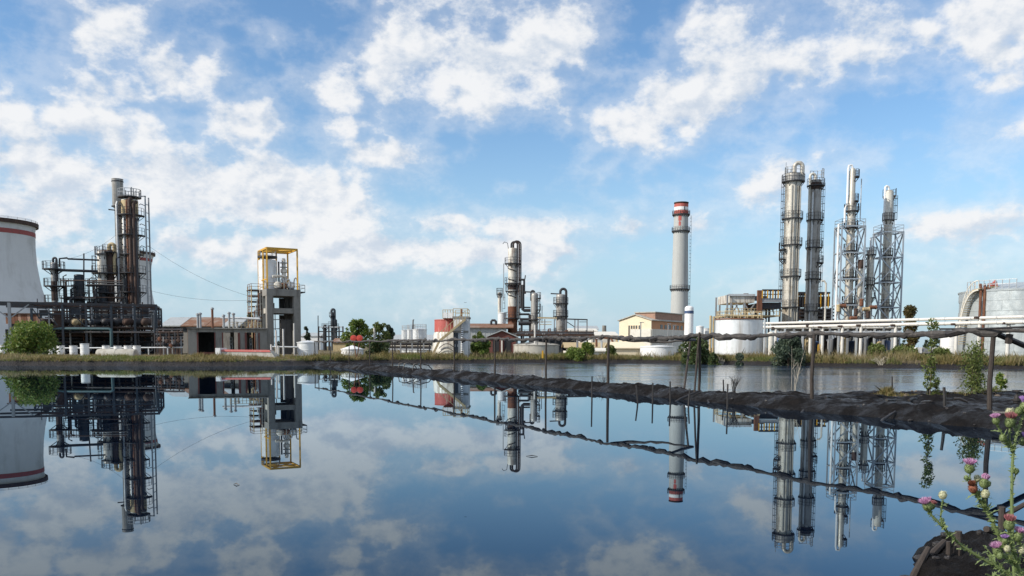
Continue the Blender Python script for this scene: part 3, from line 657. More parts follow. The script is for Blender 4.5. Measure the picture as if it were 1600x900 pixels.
def barrel(px, yt, wpx, D, label, mat='white_paint', group=None):
    x_ = X_(px, 548, D); r_ = wpx/2*D/F; zb = tz(x_, D)-.03; zt_ = Z(yt, D, px); h = zt_-zb
    t = thing('barrel', label, 'barrel', (x_, D, zb), group)
    MB().lathe((x_, D, 0), [(r_*.94,zb),(r_,zb+.04),(r_,zb+h*.32),(r_*1.04,zb+h*.33),(r_*1.04,zb+h*.36),(r_,zb+h*.37),(r_,zb+h*.63),(r_*1.04,zb+h*.64),(r_*1.04,zb+h*.67),(r_,zb+h*.68),(r_,zt_-.05)], 20).build('body', mat, t)
    MB().lathe((x_, D, 0), [(r_*1.04,zt_-.06),(r_*1.06,zt_),(r_*.95,zt_+.02),(r_*.9,zt_-.03),(.001,zt_-.03)], 20).build('lid', 'pale_steel' if mat == 'white_paint' else mat, t)
barrel(132.5, 537, 13, 92, 'tall weathered white barrel standing clear of the others on the grass bank')
for px, yt in ((5,539),(95,540),(82,541),(115,540),(166,540),(184,540.5),(200,540),(214,540)): barrel(px, yt, 11.5, 108, 'white topped barrel in the row before the dark storey', 'white_paint', 'row of white barrels')
# stained long tank lying on the bank
t = thing('horizontal_tank', 'stained concrete coloured tank lying flat on the grass bank near the barrel', 'tank', (X_(176,556,93), 93, GZ))
xa, xb = X_(144.5,552,93), X_(208,552,93); rr = .78; zc_ = Z(547.5,93)-rr
MB().lathe((0,94,zc_), [(.001,xa),(rr*.6,xa+.02),(rr*.92,xa+.15),(rr,xa+.4),(rr,(xa+xb)/2-.03),(rr*1.03,(xa+xb)/2-.02),(rr*1.03,(xa+xb)/2+.02),(rr,(xa+xb)/2+.03),(rr,xb-.4),(rr*.92,xb-.15),(rr*.6,xb-.02),(.001,xb)], 24, 'X').build('shell', 'pale_concrete', t)
for q in (.2, .5, .8): MB().box((xa+(xb-xa)*q, 94, (zc_-rr*.4+GZ-.3)/2), .35, 1.3, max(.3, zc_-rr*.4-GZ+.3)).build('saddle', 'old_concrete', t, smooth=False)
# small rusty shed at far left
t = thing('rusty_shed', 'low shed with rust brown wall behind the green bush and cooling tower', 'shed', (X_(35,545,120), 120, GZ))
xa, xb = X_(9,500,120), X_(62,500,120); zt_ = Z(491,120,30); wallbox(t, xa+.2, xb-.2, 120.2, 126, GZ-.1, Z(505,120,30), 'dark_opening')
n_ = 11
for i in range(n_): wallbox(t, xa+(xb-xa)*i/n_, xa+(xb-xa)*(i+.93)/n_, 120, 120.14+.03*(i % 2), Z(506,120,30), zt_, ('rust','pink_brick','rust')[i % 3] if i else 'rust', 'cladding_panel')
wallbox(t, xa-.2, xb+.2, 119.8, 126.2, zt_, zt_+.15, 'rust_dark', 'roof')
t = thing('lamp_post', 'white lamp post in the green bush at far left', 'lamp post', (X_(53,556,97), 97, GZ))
part_tube(t, 'post', [(X_(53,556,97),97,GZ-.1), W(53,546,97)], .05, 'white_pole', 6)
MB().lathe((W(53,546,97).x,97,W(53,546,97).z-.1), [(.05,0),(.22,.1),(.2,.3),(.001,.36)], 10).build('lamp_head', 'white_paint', t)

# ================================================================== shed with rusty roof, ruined building
D = 140
t = thing('long_shed', 'long low shed under a patched grey and rust brown roof behind the ruin', 'shed', (X_(300,545,D), D, GZ))
xa, xb = X_(250,505,D), X_(376,505,D); ze, zr = Z(509.5,D,300), Z(495.5,D,300)
wallbox(t, xa, xb, D, D+9, GZ-.1, ze, 'old_concrete')
for k, (q0, q1) in enumerate(((0,.13),(.13,.27),(.27,.42),(.42,.58),(.58,.78),(.78,1.))):
    a, b = xa+(xb-xa)*q0, xa+(xb-xa)*q1-.05
    MB().add([(a,D-.5,ze-.1),(b,D-.5,ze-.1),(b,D+4.5,zr),(a,D+4.5,zr),(a,D-.5,ze+.05+.03*(k%2)),(b,D-.5,ze+.05+.03*(k%2)),(b,D+4.5,zr+.12+.03*(k%2)),(a,D+4.5,zr+.12+.03*(k%2))],
        [(3,2,1,0),(4,5,6,7),(0,1,5,4),(1,2,6,5),(2,3,7,6),(3,0,4,7)]).build('roof_sheet', ('grey_sheet','grey_sheet','rust_roof','rust_roof','rust_roof','grey_sheet')[k], t, smooth=False)
for sgn, xg_ in ((0, xa), (1, xb-.2)): gable_end(t, xg_, D, D+9, ze, zr, GZ, 'old_concrete')
MB().add([(xa,D+4.5,zr),(xb,D+4.5,zr),(xb,D+9.5,ze),(xa,D+9.5,ze),(xa,D+4.5,zr+.1),(xb,D+4.5,zr+.1),(xb,D+9.5,ze+.1),(xa,D+9.5,ze+.1)], [(3,2,1,0),(4,5,6,7),(0,1,5,4),(1,2,6,5),(2,3,7,6),(3,0,4,7)]).build('roof_sheet', 'rust_roof', t, smooth=False)
for i in range(7): MB().box((xa+(xb-xa)*(i+.7)/8, D-.05, ze-.6), 1.4, .12, .6).build('window', 'glass', t, smooth=False)

D = 96; bd = 7
t = thing('ruined_building', 'roofless looking grey concrete building with three gutted openings and a flat slab roof', 'building', (X_(345,553,D), D, GZ))
pxs = lambda q: X_(q, 530, D)
zT, zB = Z(512.5,D,340), GZ-.15; yf = D
# front wall pieces round the openings (303-326, 339-361, 373-392)
for (a, b) in ((287.5,302.5),(326,338),(362,371.5),(393.5,404.5)): wallbox(t, pxs(a), pxs(b), yf, yf+.4, zB, Z(521,D), 'old_concrete', 'wall_pier')
wallbox(t, pxs(287.5), pxs(404.5), yf, yf+.4, Z(521,D)+.003, Z(515.5,D), 'old_concrete', 'lintel')
for i, (a, b) in enumerate(((286,325),(325.4,365),(365.4,405.5))): wallbox(t, pxs(a), pxs(b)-.02, yf-.35, yf+bd+.3, Z(515.5,D)+.003, zT+.02*i, 'pale_concrete' if i == 1 else 'old_concrete', 'roof_slab')
wallbox(t, pxs(286.8), pxs(286.8)+.4, yf+.4, yf+bd, zB, Z(515.5,D), 'pink_brick', 'side_wall')
wallbox(t, pxs(404), pxs(404)+.4, yf+.4, yf+bd, zB, Z(515.5,D), 'old_concrete', 'side_wall')
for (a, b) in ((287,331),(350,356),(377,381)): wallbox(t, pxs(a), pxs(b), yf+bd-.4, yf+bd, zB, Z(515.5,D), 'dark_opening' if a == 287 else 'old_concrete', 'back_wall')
for (a, b) in ((300.5,302.4),(326,327.5),(360.5,364),(337,339),(371,374),(391.5,393.4)): wallbox(t, pxs(a), pxs(b), yf-.05, yf+.45, zB, Z(521.5,D), 'brick_red', 'brick_jamb')
for (a, b, y) in ((303,325,549),(339,361,550.5),(374,392,550)): wallbox(t, pxs(a), pxs(b), yf+.1, yf+.3, zB, Z(y+3,D), 'brick_red', 'broken_sill')
for (a, y0) in ((345,528),(377,530)):
    q = thing('white_cabinet', 'white window frame leaning inside the gutted opening', 'window frame', (pxs(a), yf+3, GZ), 'white frames inside the ruin')
    for (u0, u1, v0, v1) in ((0,.25,548,y0),(3.4,3.65,548,y0),(0,3.65,y0+1,y0),(0,3.65,540,539),(0,3.65,534.5,534)):
        wallbox(q, pxs(a+u0), pxs(a+u1)+.05, yf+3, yf+3.12, Z(v0,D), Z(v1,D)+.05, 'white_paint', 'frame_bar')
for px, y in ((309,492),(313,491),(332,483),(349.5,494),(358,490),(365,491.5),(370,505)):
    q = thing('vent_pipe', 'upright vent pipe on the flat roof of the grey ruin', 'vent pipe', (X_(px,512,D+3), D+3, zT), 'vent pipes on the ruin roof')
    b = Vector((X_(px,500,D+3), D+3, zT-.2)); tp = Vector((b.x, D+3, Z(y,D+3,px)))
    part_tube(q, 'pipe', [b, tp], .14, 'grey_steel' if px != 332 else 'rust', 8)
    MB().lathe((b.x, D+3, tp.z), [(.15,-.05),(.22,0),(.2,.15),(.001,.22)], 10).build('cowl', 'grey_steel', q)
railing(t, [(pxs(q), yf+.5, zT) for q in range(348, 402, 6)], .7, 'tan_paint', .06)
t.rotation_euler.z = R(19); t.scale.x = 1.0; t.location.x += .75           # shows its left side wall
hpipe('pale overhead pipe running from the ruin roof to the concrete tower', [(345,496.5,100),(375,497,100),(406,498,100)], .13, 'pale_steel', 100)
t = thing('valve_rack', 'low dark tangle of pipes and valves between the process frame and the ruin', 'pipe rack', (X_(265,550,110), 110, GZ))
for i in range(9): px = 246+i*4.6; part_bar(t, 'post', (X_(px,530,110+i % 3),110+i % 3,GZ-.1), (X_(px,530,110+i % 3),110+i % 3,Z(515+(i*5 % 8),110)), .14, ('dark_steel','rust_dark','grey_steel')[i % 3])
for i, y in enumerate((515,519,523,528,533,538)): part_tube(t, 'pipe', [W(244,y,111+i*.5), W(264,y+(i % 2),111+i*.5), W(286,y,111+i*.5)], .12+.05*(i % 3), ('dark_steel','rust_dark','blue_steel')[i % 3], 8)
for i in range(6): c_ = W(249+i*6,530+(i*7 % 11),109.6); MB().lathe(c_, [(.001,-.2),(.2,-.18),(.28,0),(.2,.18),(.001,.2)], 12, 'Y').build('valve', ('rust','dark_steel','rust_dark')[i % 3], t)
wallbox(t, X_(244,540,116), X_(284,540,116), 116, 116.3, GZ-.1, Z(522,116), 'rust_dark', 'back_wall')
# red topped trough
t = thing('concrete_trough', 'long low concrete block with a red painted top, lying before the ruin', 'block', (X_(385,558,88), 88, GZ))
xa, xb = X_(339,554,88), X_(434,554,88)
MB().add([(xa,88,GZ-.3),(xb,88,GZ-.3),(xb,90,GZ-.3),(xa,90,GZ-.3),(xa+.25,88.3,Z(548.8,88)),(xb-.9,88.3,Z(549.4,88)),(xb-.9,89.7,Z(549.4,88)),(xa+.25,89.7,Z(548.8,88))], [(3,2,1,0),(4,5,6,7),(0,1,5,4),(1,2,6,5),(2,3,7,6),(3,0,4,7)]).build('body', 'pale_concrete', t, smooth=False)
MB().add([(xa+.2,88.2,Z(551,88)),(xb-.8,88.2,Z(551.8,88)),(xb-.8,89.8,Z(551.8,88)),(xa+.2,89.8,Z(551,88)),(xa+.25,88.35,Z(548,88)),(xb-1,88.35,Z(548.4,88)),(xb-1,89.6,Z(548.4,88)),(xa+.25,89.6,Z(548,88))], [(3,2,1,0),(4,5,6,7),(0,1,5,4),(1,2,6,5),(2,3,7,6),(3,0,4,7)]).build('cap', 'red_paint', t, smooth=False)
MB().box((xa+.1,89,Z(553,88)), .5, 2.1, 1.0).build('end_block', 'white_paint', t, smooth=False)

# ================================================================== concrete tower with yellow frame
D = 123
t = thing('concrete_tower', 'open concrete frame tower with two storeys and an equipment deck under yellow steelwork', 'tower', (X_(440,553,D), D, GZ))
# plan: front-left corner A (px 417), front-right C (469); left face recedes to px 404
A = Vector((X_(417.5,500,D), D, 0)); Cc = Vector((X_(470,500,D+2.4), D+2.4, 0)); ex = (Cc-A).normalized(); ey = Vector((-ex.y, ex.x, 0))
wid = (Cc-A).length; dep = 6.2; zt_ = Z(451,D,430)
def TP(a, b, z): q = A+ex*a+ey*b; return Vector((q.x, q.y, z))
def tbox(root, a0, a1, b0, b1, z0, z1, mat, name):
    vs = [TP(a,b,z) for z in (z0,z1) for (a,b) in ((a0,b0),(a1,b0),(a1,b1),(a0,b1))]
    return MB().add(vs, [(3,2,1,0),(4,5,6,7),(0,1,5,4),(1,2,6,5),(2,3,7,6),(3,0,4,7)]).build(name, mat, root, smooth=False)
pw = .95
for (a, b) in ((0,0),(wid-1.0,0),(0,dep-pw),(wid-1.0,dep-pw)): tbox(t, a, a+(pw if a == 0 else 1.0), b, b+pw, GZ-.2, zt_-.95, 'old_concrete', 'corner_column')
tbox(t, 0, .45, 2.9, 3.4, GZ-.2, zt_-.95, 'pale_concrete', 'column')
for (y0, y1) in ((451.5,461.5),(481,489)):
    za, zb_ = Z(y1,D,430), Z(y0,D,430)
    if y0 > 460: 
        tbox(t, pw+.002, wid-1.002, .12, .7, za, zb_, 'old_concrete', 'beam'); tbox(t, pw+.002, wid-1.002, dep-.7, dep-.12, za, zb_, 'old_concrete', 'beam')
        tbox(t, .12, .6, pw+.002, dep-pw-.002, za, zb_, 'pale_concrete', 'beam'); tbox(t, wid-.7, wid-.12, pw+.002, dep-pw-.002, za, zb_, 'old_concrete', 'beam')
        tbox(t, .65, wid-.75, .75, dep-.75, za+.3, zb_-.2, 'shaded_concrete', 'floor_slab')
tbox(t, -.03, wid+.03, -.03, dep+.03, Z(461.5,D,430), zt_, 'old_concrete', 'roof_beam')
# inner partial walls that leave a light gap at the left
tbox(t, 3.15, wid-1.05, dep-.55, dep-.25, GZ-.1, Z(489.5,D,430), 'shaded_concrete', 'back_wall')
tbox(t, 3.15, wid-1.05, dep-.55, dep-.25, Z(480,D,430), Z(462,D,430), 'shaded_concrete', 'back_wall')
for (a0, a1) in ((2.3,3.2),(3.23,4.0)): tbox(t, a0, min(a1, wid-1.02), 1.4, 1.55, GZ, Z(498,D,430), 'shaded_concrete', 'inner_wall')
tbox(t, wid-.5, wid-.2, pw+.05, dep-pw-.05, GZ, Z(489.5,D,430), 'shaded_concrete', 'side_wall')
tbox(t, wid-.5, wid-.2, pw+.05, dep-pw-.05, Z(480,D,430), Z(462,D,430), 'shaded_concrete', 'side_wall')
for zf in (Z(500,D), Z(515,D), Z(528,D), Z(538,D)): part_bar(t, 'inner_pipe', TP(.9, 4, zf), TP(2.9, 4, zf+.1), .12, 'pale_steel')
for k in range(3): part_bar(t, 'inner_post', TP(1.2+.5*k, 4.5, GZ), TP(1.2+.5*k, 4.5, Z(490,D)), .1, 'grey_steel')
tbox(t, 1.0, 1.8, 3, 5, Z(481,D), Z(473,D), 'blue_steel', 'machine')
# balcony at right
tbox(t, wid+.04, wid+1.0, 1, 4, zt_-.35, zt_-.2, 'dark_steel', 'balcony')
railing(t, [TP(wid+.1,1,zt_-.2), TP(wid+.95,1,zt_-.2), TP(wid+.95,4,zt_-.2), TP(wid+.1,4,zt_-.2)], 1.0, 'grey_steel', .07)
railing(t, [TP(.05,.05,zt_), TP(2.5,.05,zt_), TP(wid-.1,.05,zt_), TP(wid-.1,dep-.1,zt_), TP(.05,dep-.1,zt_), TP(.05,.05,zt_)], .9, 'tan_paint', .06)
# yellow steel cage
yf_ = thing('yellow_cage', 'tall yellow steel frame with open roof beams on top of the concrete tower', 'steel frame', TP(wid/2, dep/2, zt_))
zy = Z(387,D,430); wd_ = wid-.35
pts = [(0.15,.2),(wd_,.2),(0.15,dep-.3),(wd_,dep-.3),(0.15,2.7),(0.15,5.2),(wd_*.62,dep-.3)]
for (a, b) in pts: part_bar(yf_, 'post', TP(a,b,zt_-.02), TP(a,b,zy), .2, 'yellow_paint')
for (p, q) in (((.15,.2),(wd_,.2)),((.15,dep-.3),(wd_,dep-.3)),((.15,.2),(.15,dep-.3)),((wd_,.2),(wd_,dep-.3)),((.15,2.7),(wd_,2.7)),((.15,5.2),(wd_,5.2))):
    part_bar(yf_, 'roof_beam', TP(*p, zy), TP(*q, zy), .2, 'yellow_paint', .26)
for (p, q) in (((.15,.2),(wd_,5.2)),((wd_,.2),(.15,5.2))): part_bar(yf_, 'roof_brace', TP(*p, zy-.02), TP(*q, zy-.02), .14, 'yellow_paint')
for (p, q) in (((.15,.2),(.15,2.7)),((.15,2.7),(.15,5.2)),((.15,dep-.3),(wd_*.62,dep-.3))): part_bar(yf_, 'rail_beam', TP(*p, Z(437,D)), TP(*q, Z(437,D)), .14, 'yellow_paint')
# equipment inside the cage
v = thing('storage_vessel', 'pale upright vessel with dark lid inside the yellow cage', 'vessel', TP(1.2, 4.5, zt_))
q = TP(1.2, 4.5, 0); vessel(v, (q.x, q.y), 1.35, zt_, Z(408,D+5,425), 'white_tank', .15, 2.)
MB().arcplate((q.x,q.y), .02, 1.45, Z(405.5,D+5), .3, 0, R(360)).build('lid', 'dark_steel', v, smooth=False)
railing(v, [(q.x+1.35*math.cos(R(a)), q.y+1.35*math.sin(R(a)), Z(405.5,D+5)+.3) for a in range(0,361,40)], .7, 'grey_steel', .06)
v = thing('gas_washer', 'slim white pipe tower with flanges beside the pale vessel in the cage', 'vessel', TP(3.4, 3.5, zt_))
q = TP(3.4, 3.5, 0); MB().lathe((q.x,q.y,0), [(.32,zt_),(.32,Z(424,D)),(.5,Z(423,D)),(.5,Z(418,D)),(.3,Z(417,D)),(.3,Z(403,D)),(.2,Z(400,D))], 14).build('shell', 'white_clad', v)
for y in (440,430,415,408): MB().arcplate((q.x,q.y), .25, .55, Z(y,D), .12, 0, R(360)).build('flange', 'grey_steel', v, smooth=False)
part_tube(v, 'pipe', [TP(1.4,2.2,Z(431,D)), TP(3,2.2,Z(430,D)), TP(3.4,2.2,Z(432,D)), TP(3.4,2.2,Z(440,D))], .2, 'white_clad', 8)
part_tube(v, 'pipe', [TP(3.0,5,zt_), TP(3.0,5,Z(404,D))], .13, 'dark_steel', 6)
for i, (a, b, rr, m) in enumerate(((2.0,1.6,.55,'white_clad'),(3.0,1.9,.5,'rust'),(4.0,1.8,.6,'pale_steel'),(2.7,3.6,.6,'tan_paint'))):
    q = TP(a,b,zt_+rr+.1); v = thing('blower_unit', 'rounded blower casing with a pipe loop on the tower deck', 'blower', (q.x,q.y,zt_), 'blowers on the tower deck')
    MB().lathe((q.x,q.y,q.z), [(.001,-.4),(rr*.7,-.38),(rr,-.2),(rr,.2),(rr*.7,.38),(.001,.4)], 16, 'Y').build('casing', m, v)
    MB().box((q.x,q.y,zt_+.1), rr*1.4, .8, .22).build('foot', 'dark_steel', v, smooth=False)
    part_tube(v, 'pipe_loop', [(q.x+rr*.8,q.y,q.z)]+[(q.x+rr*.8+.25-.25*math.cos(a_), q.y, q.z+rr+.55*math.sin(a_)) for a_ in (0,.8,1.57,2.3,3.1)]+[(q.x+rr*.8+.5,q.y,zt_)], .1, 'grey_steel', 6)
# stair tower on the left face
stt = thing('service_stair', 'rusty service stair with tan landings clinging to the concrete tower', 'stair', TP(-1, 4, GZ))
for i, y in enumerate((525,508,497,488,478,470,461,452)):
    zf = Z(y,D,408); tbox(stt, -1.5-.2*(i % 2), -.08, 3.4, dep-.2, zf, zf+.1, 'rust_dark' if i % 3 else 'rust', 'landing')
    railing(stt, [TP(-.2,3.4,zf+.1), TP(-1.5,3.4,zf+.1), TP(-1.5,4.8,zf+.1), TP(-1.5,dep-.3,zf+.1)], .9, 'rust' if i % 2 else 'dark_steel', .06)
for (a, b) in ((-1.5,3.4),(-1.5,dep-.2)): part_bar(stt, 'post', TP(a,b,GZ-.1), TP(a,b,Z(446,D)), .13, 'tan_paint')
for i in range(5): part_tube(stt, 'pipe', [TP(-.3-.22*i, 3.1, GZ), TP(-.3-.22*i, 3.1, Z(450+9*i,D)), TP(-.1, 3.1, Z(448+9*i,D))], .09, ('white_clad','rust','grey_steel')[i % 3], 6)
for i in range(9):        # clutter of small pipes behind the ruin, left of the tower
    xq = 385+i*2.2; hpipe('small tan service pipe between the ruin roof and the concrete tower', [(xq,520-i,119),(xq+1,511-i*2.,119),(408,510-i*2.,122)], .07, ('tan_paint','rust','grey_steel')[i % 3], 120, group='service pipes by the concrete tower')
for (px, y0, D_) in ((432,516,90),(443,514,90.5),(424,538,89),(435,540,89.5),(460,505,115)):
    tag(MB().tube([(X_(px,550,D_),D_,GZ-.2),(X_(px,550,D_),D_,Z(y0,D_,px))], .09, 8).build('white_post', 'white_pole', None, (X_(px,550,D_),D_,GZ-.2)), 'thin white post standing before the concrete tower', 'post', 'white posts before the concrete tower')
hpipe('pale pipe at knee height before the open tower ground floor', [(408,541.5,112),(465,542.5,112)], .11, 'pale_steel', 112)
# cables
def cable(label, p, q, sag):
    P = [p.lerp(q, i/14)-Vector((0,0,sag*4*(i/14)*(1-i/14))) for i in range(15)]
    single('overhead_cable', label, 'cable', MB().tube(P, .017, 5), 'cable', P[0])
cable('long thin cable sloping from the reactor column to the concrete tower', W(232,384,130), W(402,466,127), 1.0)
cable('lower thin cable strung from the process frame to the concrete tower', W(234,454,130), W(402,468,127), .7)
cable('thin guy cable falling leftwards from the reactor column', W(185,364,130), W(108,404,126), .6)
# ================================================================== middle: small tanks and far plant
tank('storage_tank', 'small white tank with low cone roof right beside the concrete tower', 464.5, 497, 534.5, 552, 100, 'white_tank', rh=.09, rings=1)
tank('storage_tank', 'flat white tank partly hidden by bank grass left of the leafy tree', 533, 568, 545, 555, 98, 'white_paint', rh=.16, rings=0)
t = thing('red_valve_station', 'pair of bright red valve wheels on a stand before the leafy tree', 'valve', (X_(557,548,94), 94, GZ))
for px in (552.5, 562):
    c = W(px,528.5,94); MB().lathe((c.x,c.y,c.z), [(.001,-.24),(.2,-.22),(.34,-.2),(.36,-.1),(.36,.12),(.3,.2),(.001,.22)], 18, 'Y').build('wheel', 'bright_red', t)
    part_tube(t, 'stem', [(c.x,94,c.z-.3), (c.x+(.25 if px < 557 else -.25),94,GZ+.4), (X_(557,548,94),94,GZ-.1)], .06, 'rust', 8)
MB().box(W(557,531,94.1), 1.0, .25, .3).build('body', 'bright_red', t, smooth=False)
# far small refinery at 498-535
D = 240
for i, (px, yt, wp, m, pl, lab) in enumerate(((508,508,5,'dark_steel',[(512,0,360,1.0)],'short dark far off column with one railed deck'),(519.5,489,5,'blue_steel',[(494,0,360,.9),(509,0,360,1.4)],'tallest far off dark column with a looping pipe beside the open tower'),(525,500,4,'blue_steel',[(512,0,360,1.0)],'slim far off column under the pipe loop'))):
    column('far_column', lab, px, yt, wp, D+i*2, m, pl, gooses=[(0,.35,-.2,520,'blue_steel')] if i == 1 else ())
t = thing('far_rack', 'far off dark pipe rack below the small columns', 'pipe rack', (X_(515,540,D-3), D-3, GZ))
for px in (498,506,514,522,530,536): part_bar(t, 'post', (X_(px,530,D-3),D-3,GZ-.1), (X_(px,530,D-3),D-3,Z(511 if px > 497 else 493,D-3)), .35, 'dark_steel')
for y in (511,518,526,533): part_bar(t, 'beam', W(497,y,D-3), W(537,y,D-3), .3, ('dark_steel','pale_steel')[y % 2])
tag(MB().bar((X_(497,540,D-4),D-4,GZ), W(497,493,D-4), .2).build('mast', 'dark_steel', None, (X_(497,540,D-4),D-4,GZ), False), 'thin far off mast left of the small columns', 'mast')
# far white sheds / roofs along the horizon
def shed(label, x0, x1, yt, D, depth, wall, roof, rh=2., group=None, nwin=0, cat='shed'):
    t = thing('low_shed', label, cat, (X_((x0+x1)/2,540,D), D, GZ), group)
    xa, xb, ze = X_(x0,yt,D), X_(x1,yt,D), Z(yt,D,(x0+x1)/2)
    wallbox(t, xa, xb, D, D+depth, GZ-.2, ze-rh*.999, wall)
    gable_roof(t, xa, xb, D, D+depth, ze-rh, ze, roof)
    for xg_ in (xa+.0, xb-.2): gable_end(t, xg_, D+.01, D+depth-.01, ze-rh, ze-.06, ze-rh-.5, wall)
    for i in range(nwin):
        a = xa+(xb-xa)*(i+.25)/nwin; window(t, a, a+(xb-xa)*.5/nwin, ze-rh-1.9, ze-rh-.6, D, fmat=wall, mull=1)
    return t
shed('low white far building between the concrete tower and the small columns', 470, 500, 520, 290, 10, 'white_paint', 'grey_sheet', 1.2)
shed('long pale far roof behind the white tank cluster', 600, 690, 523, 260, 14, 'pale_wall', 'grey_sheet', 1.5, nwin=8)
shed('low tan shed behind the leafy tree', 520, 560, 529, 200, 8, 'tan_paint', 'rust_roof', 1.)
# tank cluster 627-668
for i, (x0, x1, yt, D) in enumerate(((627.5,640,513,180),(636,648,512,176),(645,667,511.5,172))):
    rt_, c, r, zb, zt = tank('storage_tank', ('small white tank, leftmost of the railed cluster','narrow white tank in the middle of the railed cluster','wide white tank with roof railing in the cluster')[i], x0, x1, yt+3, 545, D, 'white_tank', rh=.12, rings=2, rail=True)
    ladder(rt_, (c[0]+(r+.2)*math.cos(R(250)), c[1]+(r+.2)*math.sin(R(250))), zb, zt+1, 250, 'pale_steel', False)
tag(MB().tube([(X_(645,520,170),170,Z(515,170)), W(645.5,500,170), W(647,499.5,170)], .14, 6).build('lamp_mast', 'dark_steel', None, W(645,515,170)), 'thin lamp mast rising above the white tank cluster', 'mast')
t = thing('pipe_manifold', 'row of pale pipes and dark supports under the white tank cluster', 'pipe rack', (X_(640,550,150), 150, GZ))
for i, y in enumerate((533,537,540,543,546)): part_tube(t, 'pipe', [W(606,y,150+i), W(674,y+.5,150+i)], .28-.03*i, ('pale_steel','dark_steel','white_clad','dark_steel','pale_steel')[i], 8)
for px in range(608, 676, 9): part_bar(t, 'support', (X_(px,540,150),150,GZ-.2), (X_(px,540,150),150,Z(531,150)), .22, 'dark_steel' if px % 2 else 'grey_steel')
tag(MB().tube([(X_(585,550,120),120,GZ), W(585,512,120)], .16, 8).build('white_post', 'white_pole', None, (X_(585,550,120),120,GZ)), 'thick white post rising before the leafy tree', 'post')

# ================================================================== red and white tank with stair tower
D = 104; X = X_(699,525,D); zb = GZ-.2
t = thing('painted_tank', 'dented cone footed tank with faded red band around its white shell', 'tank', (X, D, zb))
k = D/F
MB().lathe((X,D+1.5,0), [(26*k,zb),(25.5*k,zb+.5),(23*k,Z(522,D)),(21.6*k,Z(519.2,D)),(21.4*k,Z(519,D))], 44, caps=False).build('cone_foot', 'white_clad', t)
MB().lathe((X,D+1.5,0), [(21.4*k,Z(519,D)+.004),(21.8*k,Z(518.7,D)),(21.6*k,Z(501,D)),(22*k,Z(500.5,D)),(22*k,Z(499.5,D)),(21*k,Z(499.5,D))], 44, caps=False).build('band', 'red_paint', t)
MB().lathe((X,D+1.5,0), [(21*k,Z(499.6,D)),(10*k,Z(498,D)),(.001,Z(497,D))], 44, caps=False).build('roof', 'pale_concrete', t)
for y in (539,546):
    P = [(X+26*k*math.cos(R(a))*.98, D+1.5+25.6*k*math.sin(R(a)), Z(y,D)-(.7 if a in (240,300) else 0)) for a in range(240,301,6)]
    part_tube(t, 'hoop', [(p[0],p[1]-.15,Z(y+6,D)+.6*math.sin(R((i)*18))) for i, p in enumerate(P)], .05, 'dark_steel', 5)
t2 = thing('valve_house', 'grey square tower with dark doors and dashed white pipe beside the red banded tank', 'tower', (X_(722,550,D), D-1.5, GZ))
xa, xb = X_(710,525,D), X_(733,525,D); zt_ = Z(498,D,722)
wallbox(t2, xa, xb, D-2.0, D+2.2, zb, zt_, 'tower_concrete')
wallbox(t2, xa-.1, xb+.1, D-2.1, D+2.3, zt_+.003, zt_+.22, 'old_concrete', 'roof_slab')
MB().box(((xa+xb)/2,D-2.05,Z(519,D)), xb-xa+.06, .16, .25).build('belt', 'old_concrete', t2, smooth=False)
for (a, b) in ((710.5,713.6),(714.2,717.4)):
    dr = MB().box(((X_(a,530,D)+X_(b,530,D))/2,D-2.06,(Z(520,D)+zb)/2), X_(b,530,D)-X_(a,530,D), .12, Z(520,D)-zb).build('door', 'blue_steel', t2, smooth=False)
    MB().box((X_(b,530,D)-.05,D-2.16,(Z(520,D)+zb)/2), .05, .08, .3).build('handle', 'pale_steel', dr, smooth=False)
for i in range(16): MB().lathe((X_(723.6,525,D),D-2.25,Z(551.5-3.2*i,D)), [(.16,0),(.16,.15)], 10).build('pipe_collar', 'white_paint', t2)
part_tube(t2, 'drain_pipe', [(X_(723.6,525,D),D-2.25,zb), (X_(723.6,525,D),D-2.25,Z(501,D))], .11, 'dark_steel', 8)
railing(t2, [(xa,D-2,zt_+.2),(xa+.9,D-2,zt_+.2),(xb-.1,D-2,zt_+.2),(xb-.1,D+2.1,zt_+.2),(xa,D+2.1,zt_+.2)], .95, 'tan_paint', .08)
part_bar(t2, 'corner_post', (xb-.8,D-2.0,zt_+.2), (xb-.8,D-2.0,zt_+1.1), .18, 'rust')
wallbox(t2, X_(693.5,490,D), xa-.02, D-1.5, D+3, Z(499,D), Z(498,D), 'rust', 'gangway')
railing(t2, [(X_(q,492,D),D-1.45,Z(498,D)) for q in (693.5,697,701,705,709)], 1.0, 'tan_paint', .08)
for (a,b) in ((694,700),(701,709)): MB().box(((X_(a,490,D)+X_(b,490,D))/2,D-1.5,Z(493.5,D)), X_(b,490,D)-X_(a,490,D), .05, .62).build('screen_panel', 'white_paint', t2, smooth=False)
st_ = thing('diagonal_stair', 'tan diagonal stair climbing from the cone footed tank to the gangway', 'stair', W(690,529,D-2.6))
p0, p1 = W(686,533,D-2.9), W(727,499,D-2.6); off = Vector((0,.8,0))
for o_ in (Vector((0,0,0)), off): part_bar(st_, 'stringer', p0+o_, p1+o_, .1, 'tan_paint', .25)
for i in range(19): q = p0.lerp(p1, (i+.5)/19); MB().box(q+off*.5+Vector((0,0,.08)), .26, .8, .05).build('tread', 'tan_paint', st_, smooth=False)
for i in range(10): q = p0.lerp(p1, i/9); part_bar(st_, 'baluster', q, q+Vector((0,0,1)), .06, 'tan_paint')
part_bar(st_, 'handrail', p0+Vector((0,0,1)), p1+Vector((0,0,1)), .07, 'tan_paint')
p2, p3 = (X_(673,552,D-3),D-3.,GZ-.1), W(686,533,D-2.9)
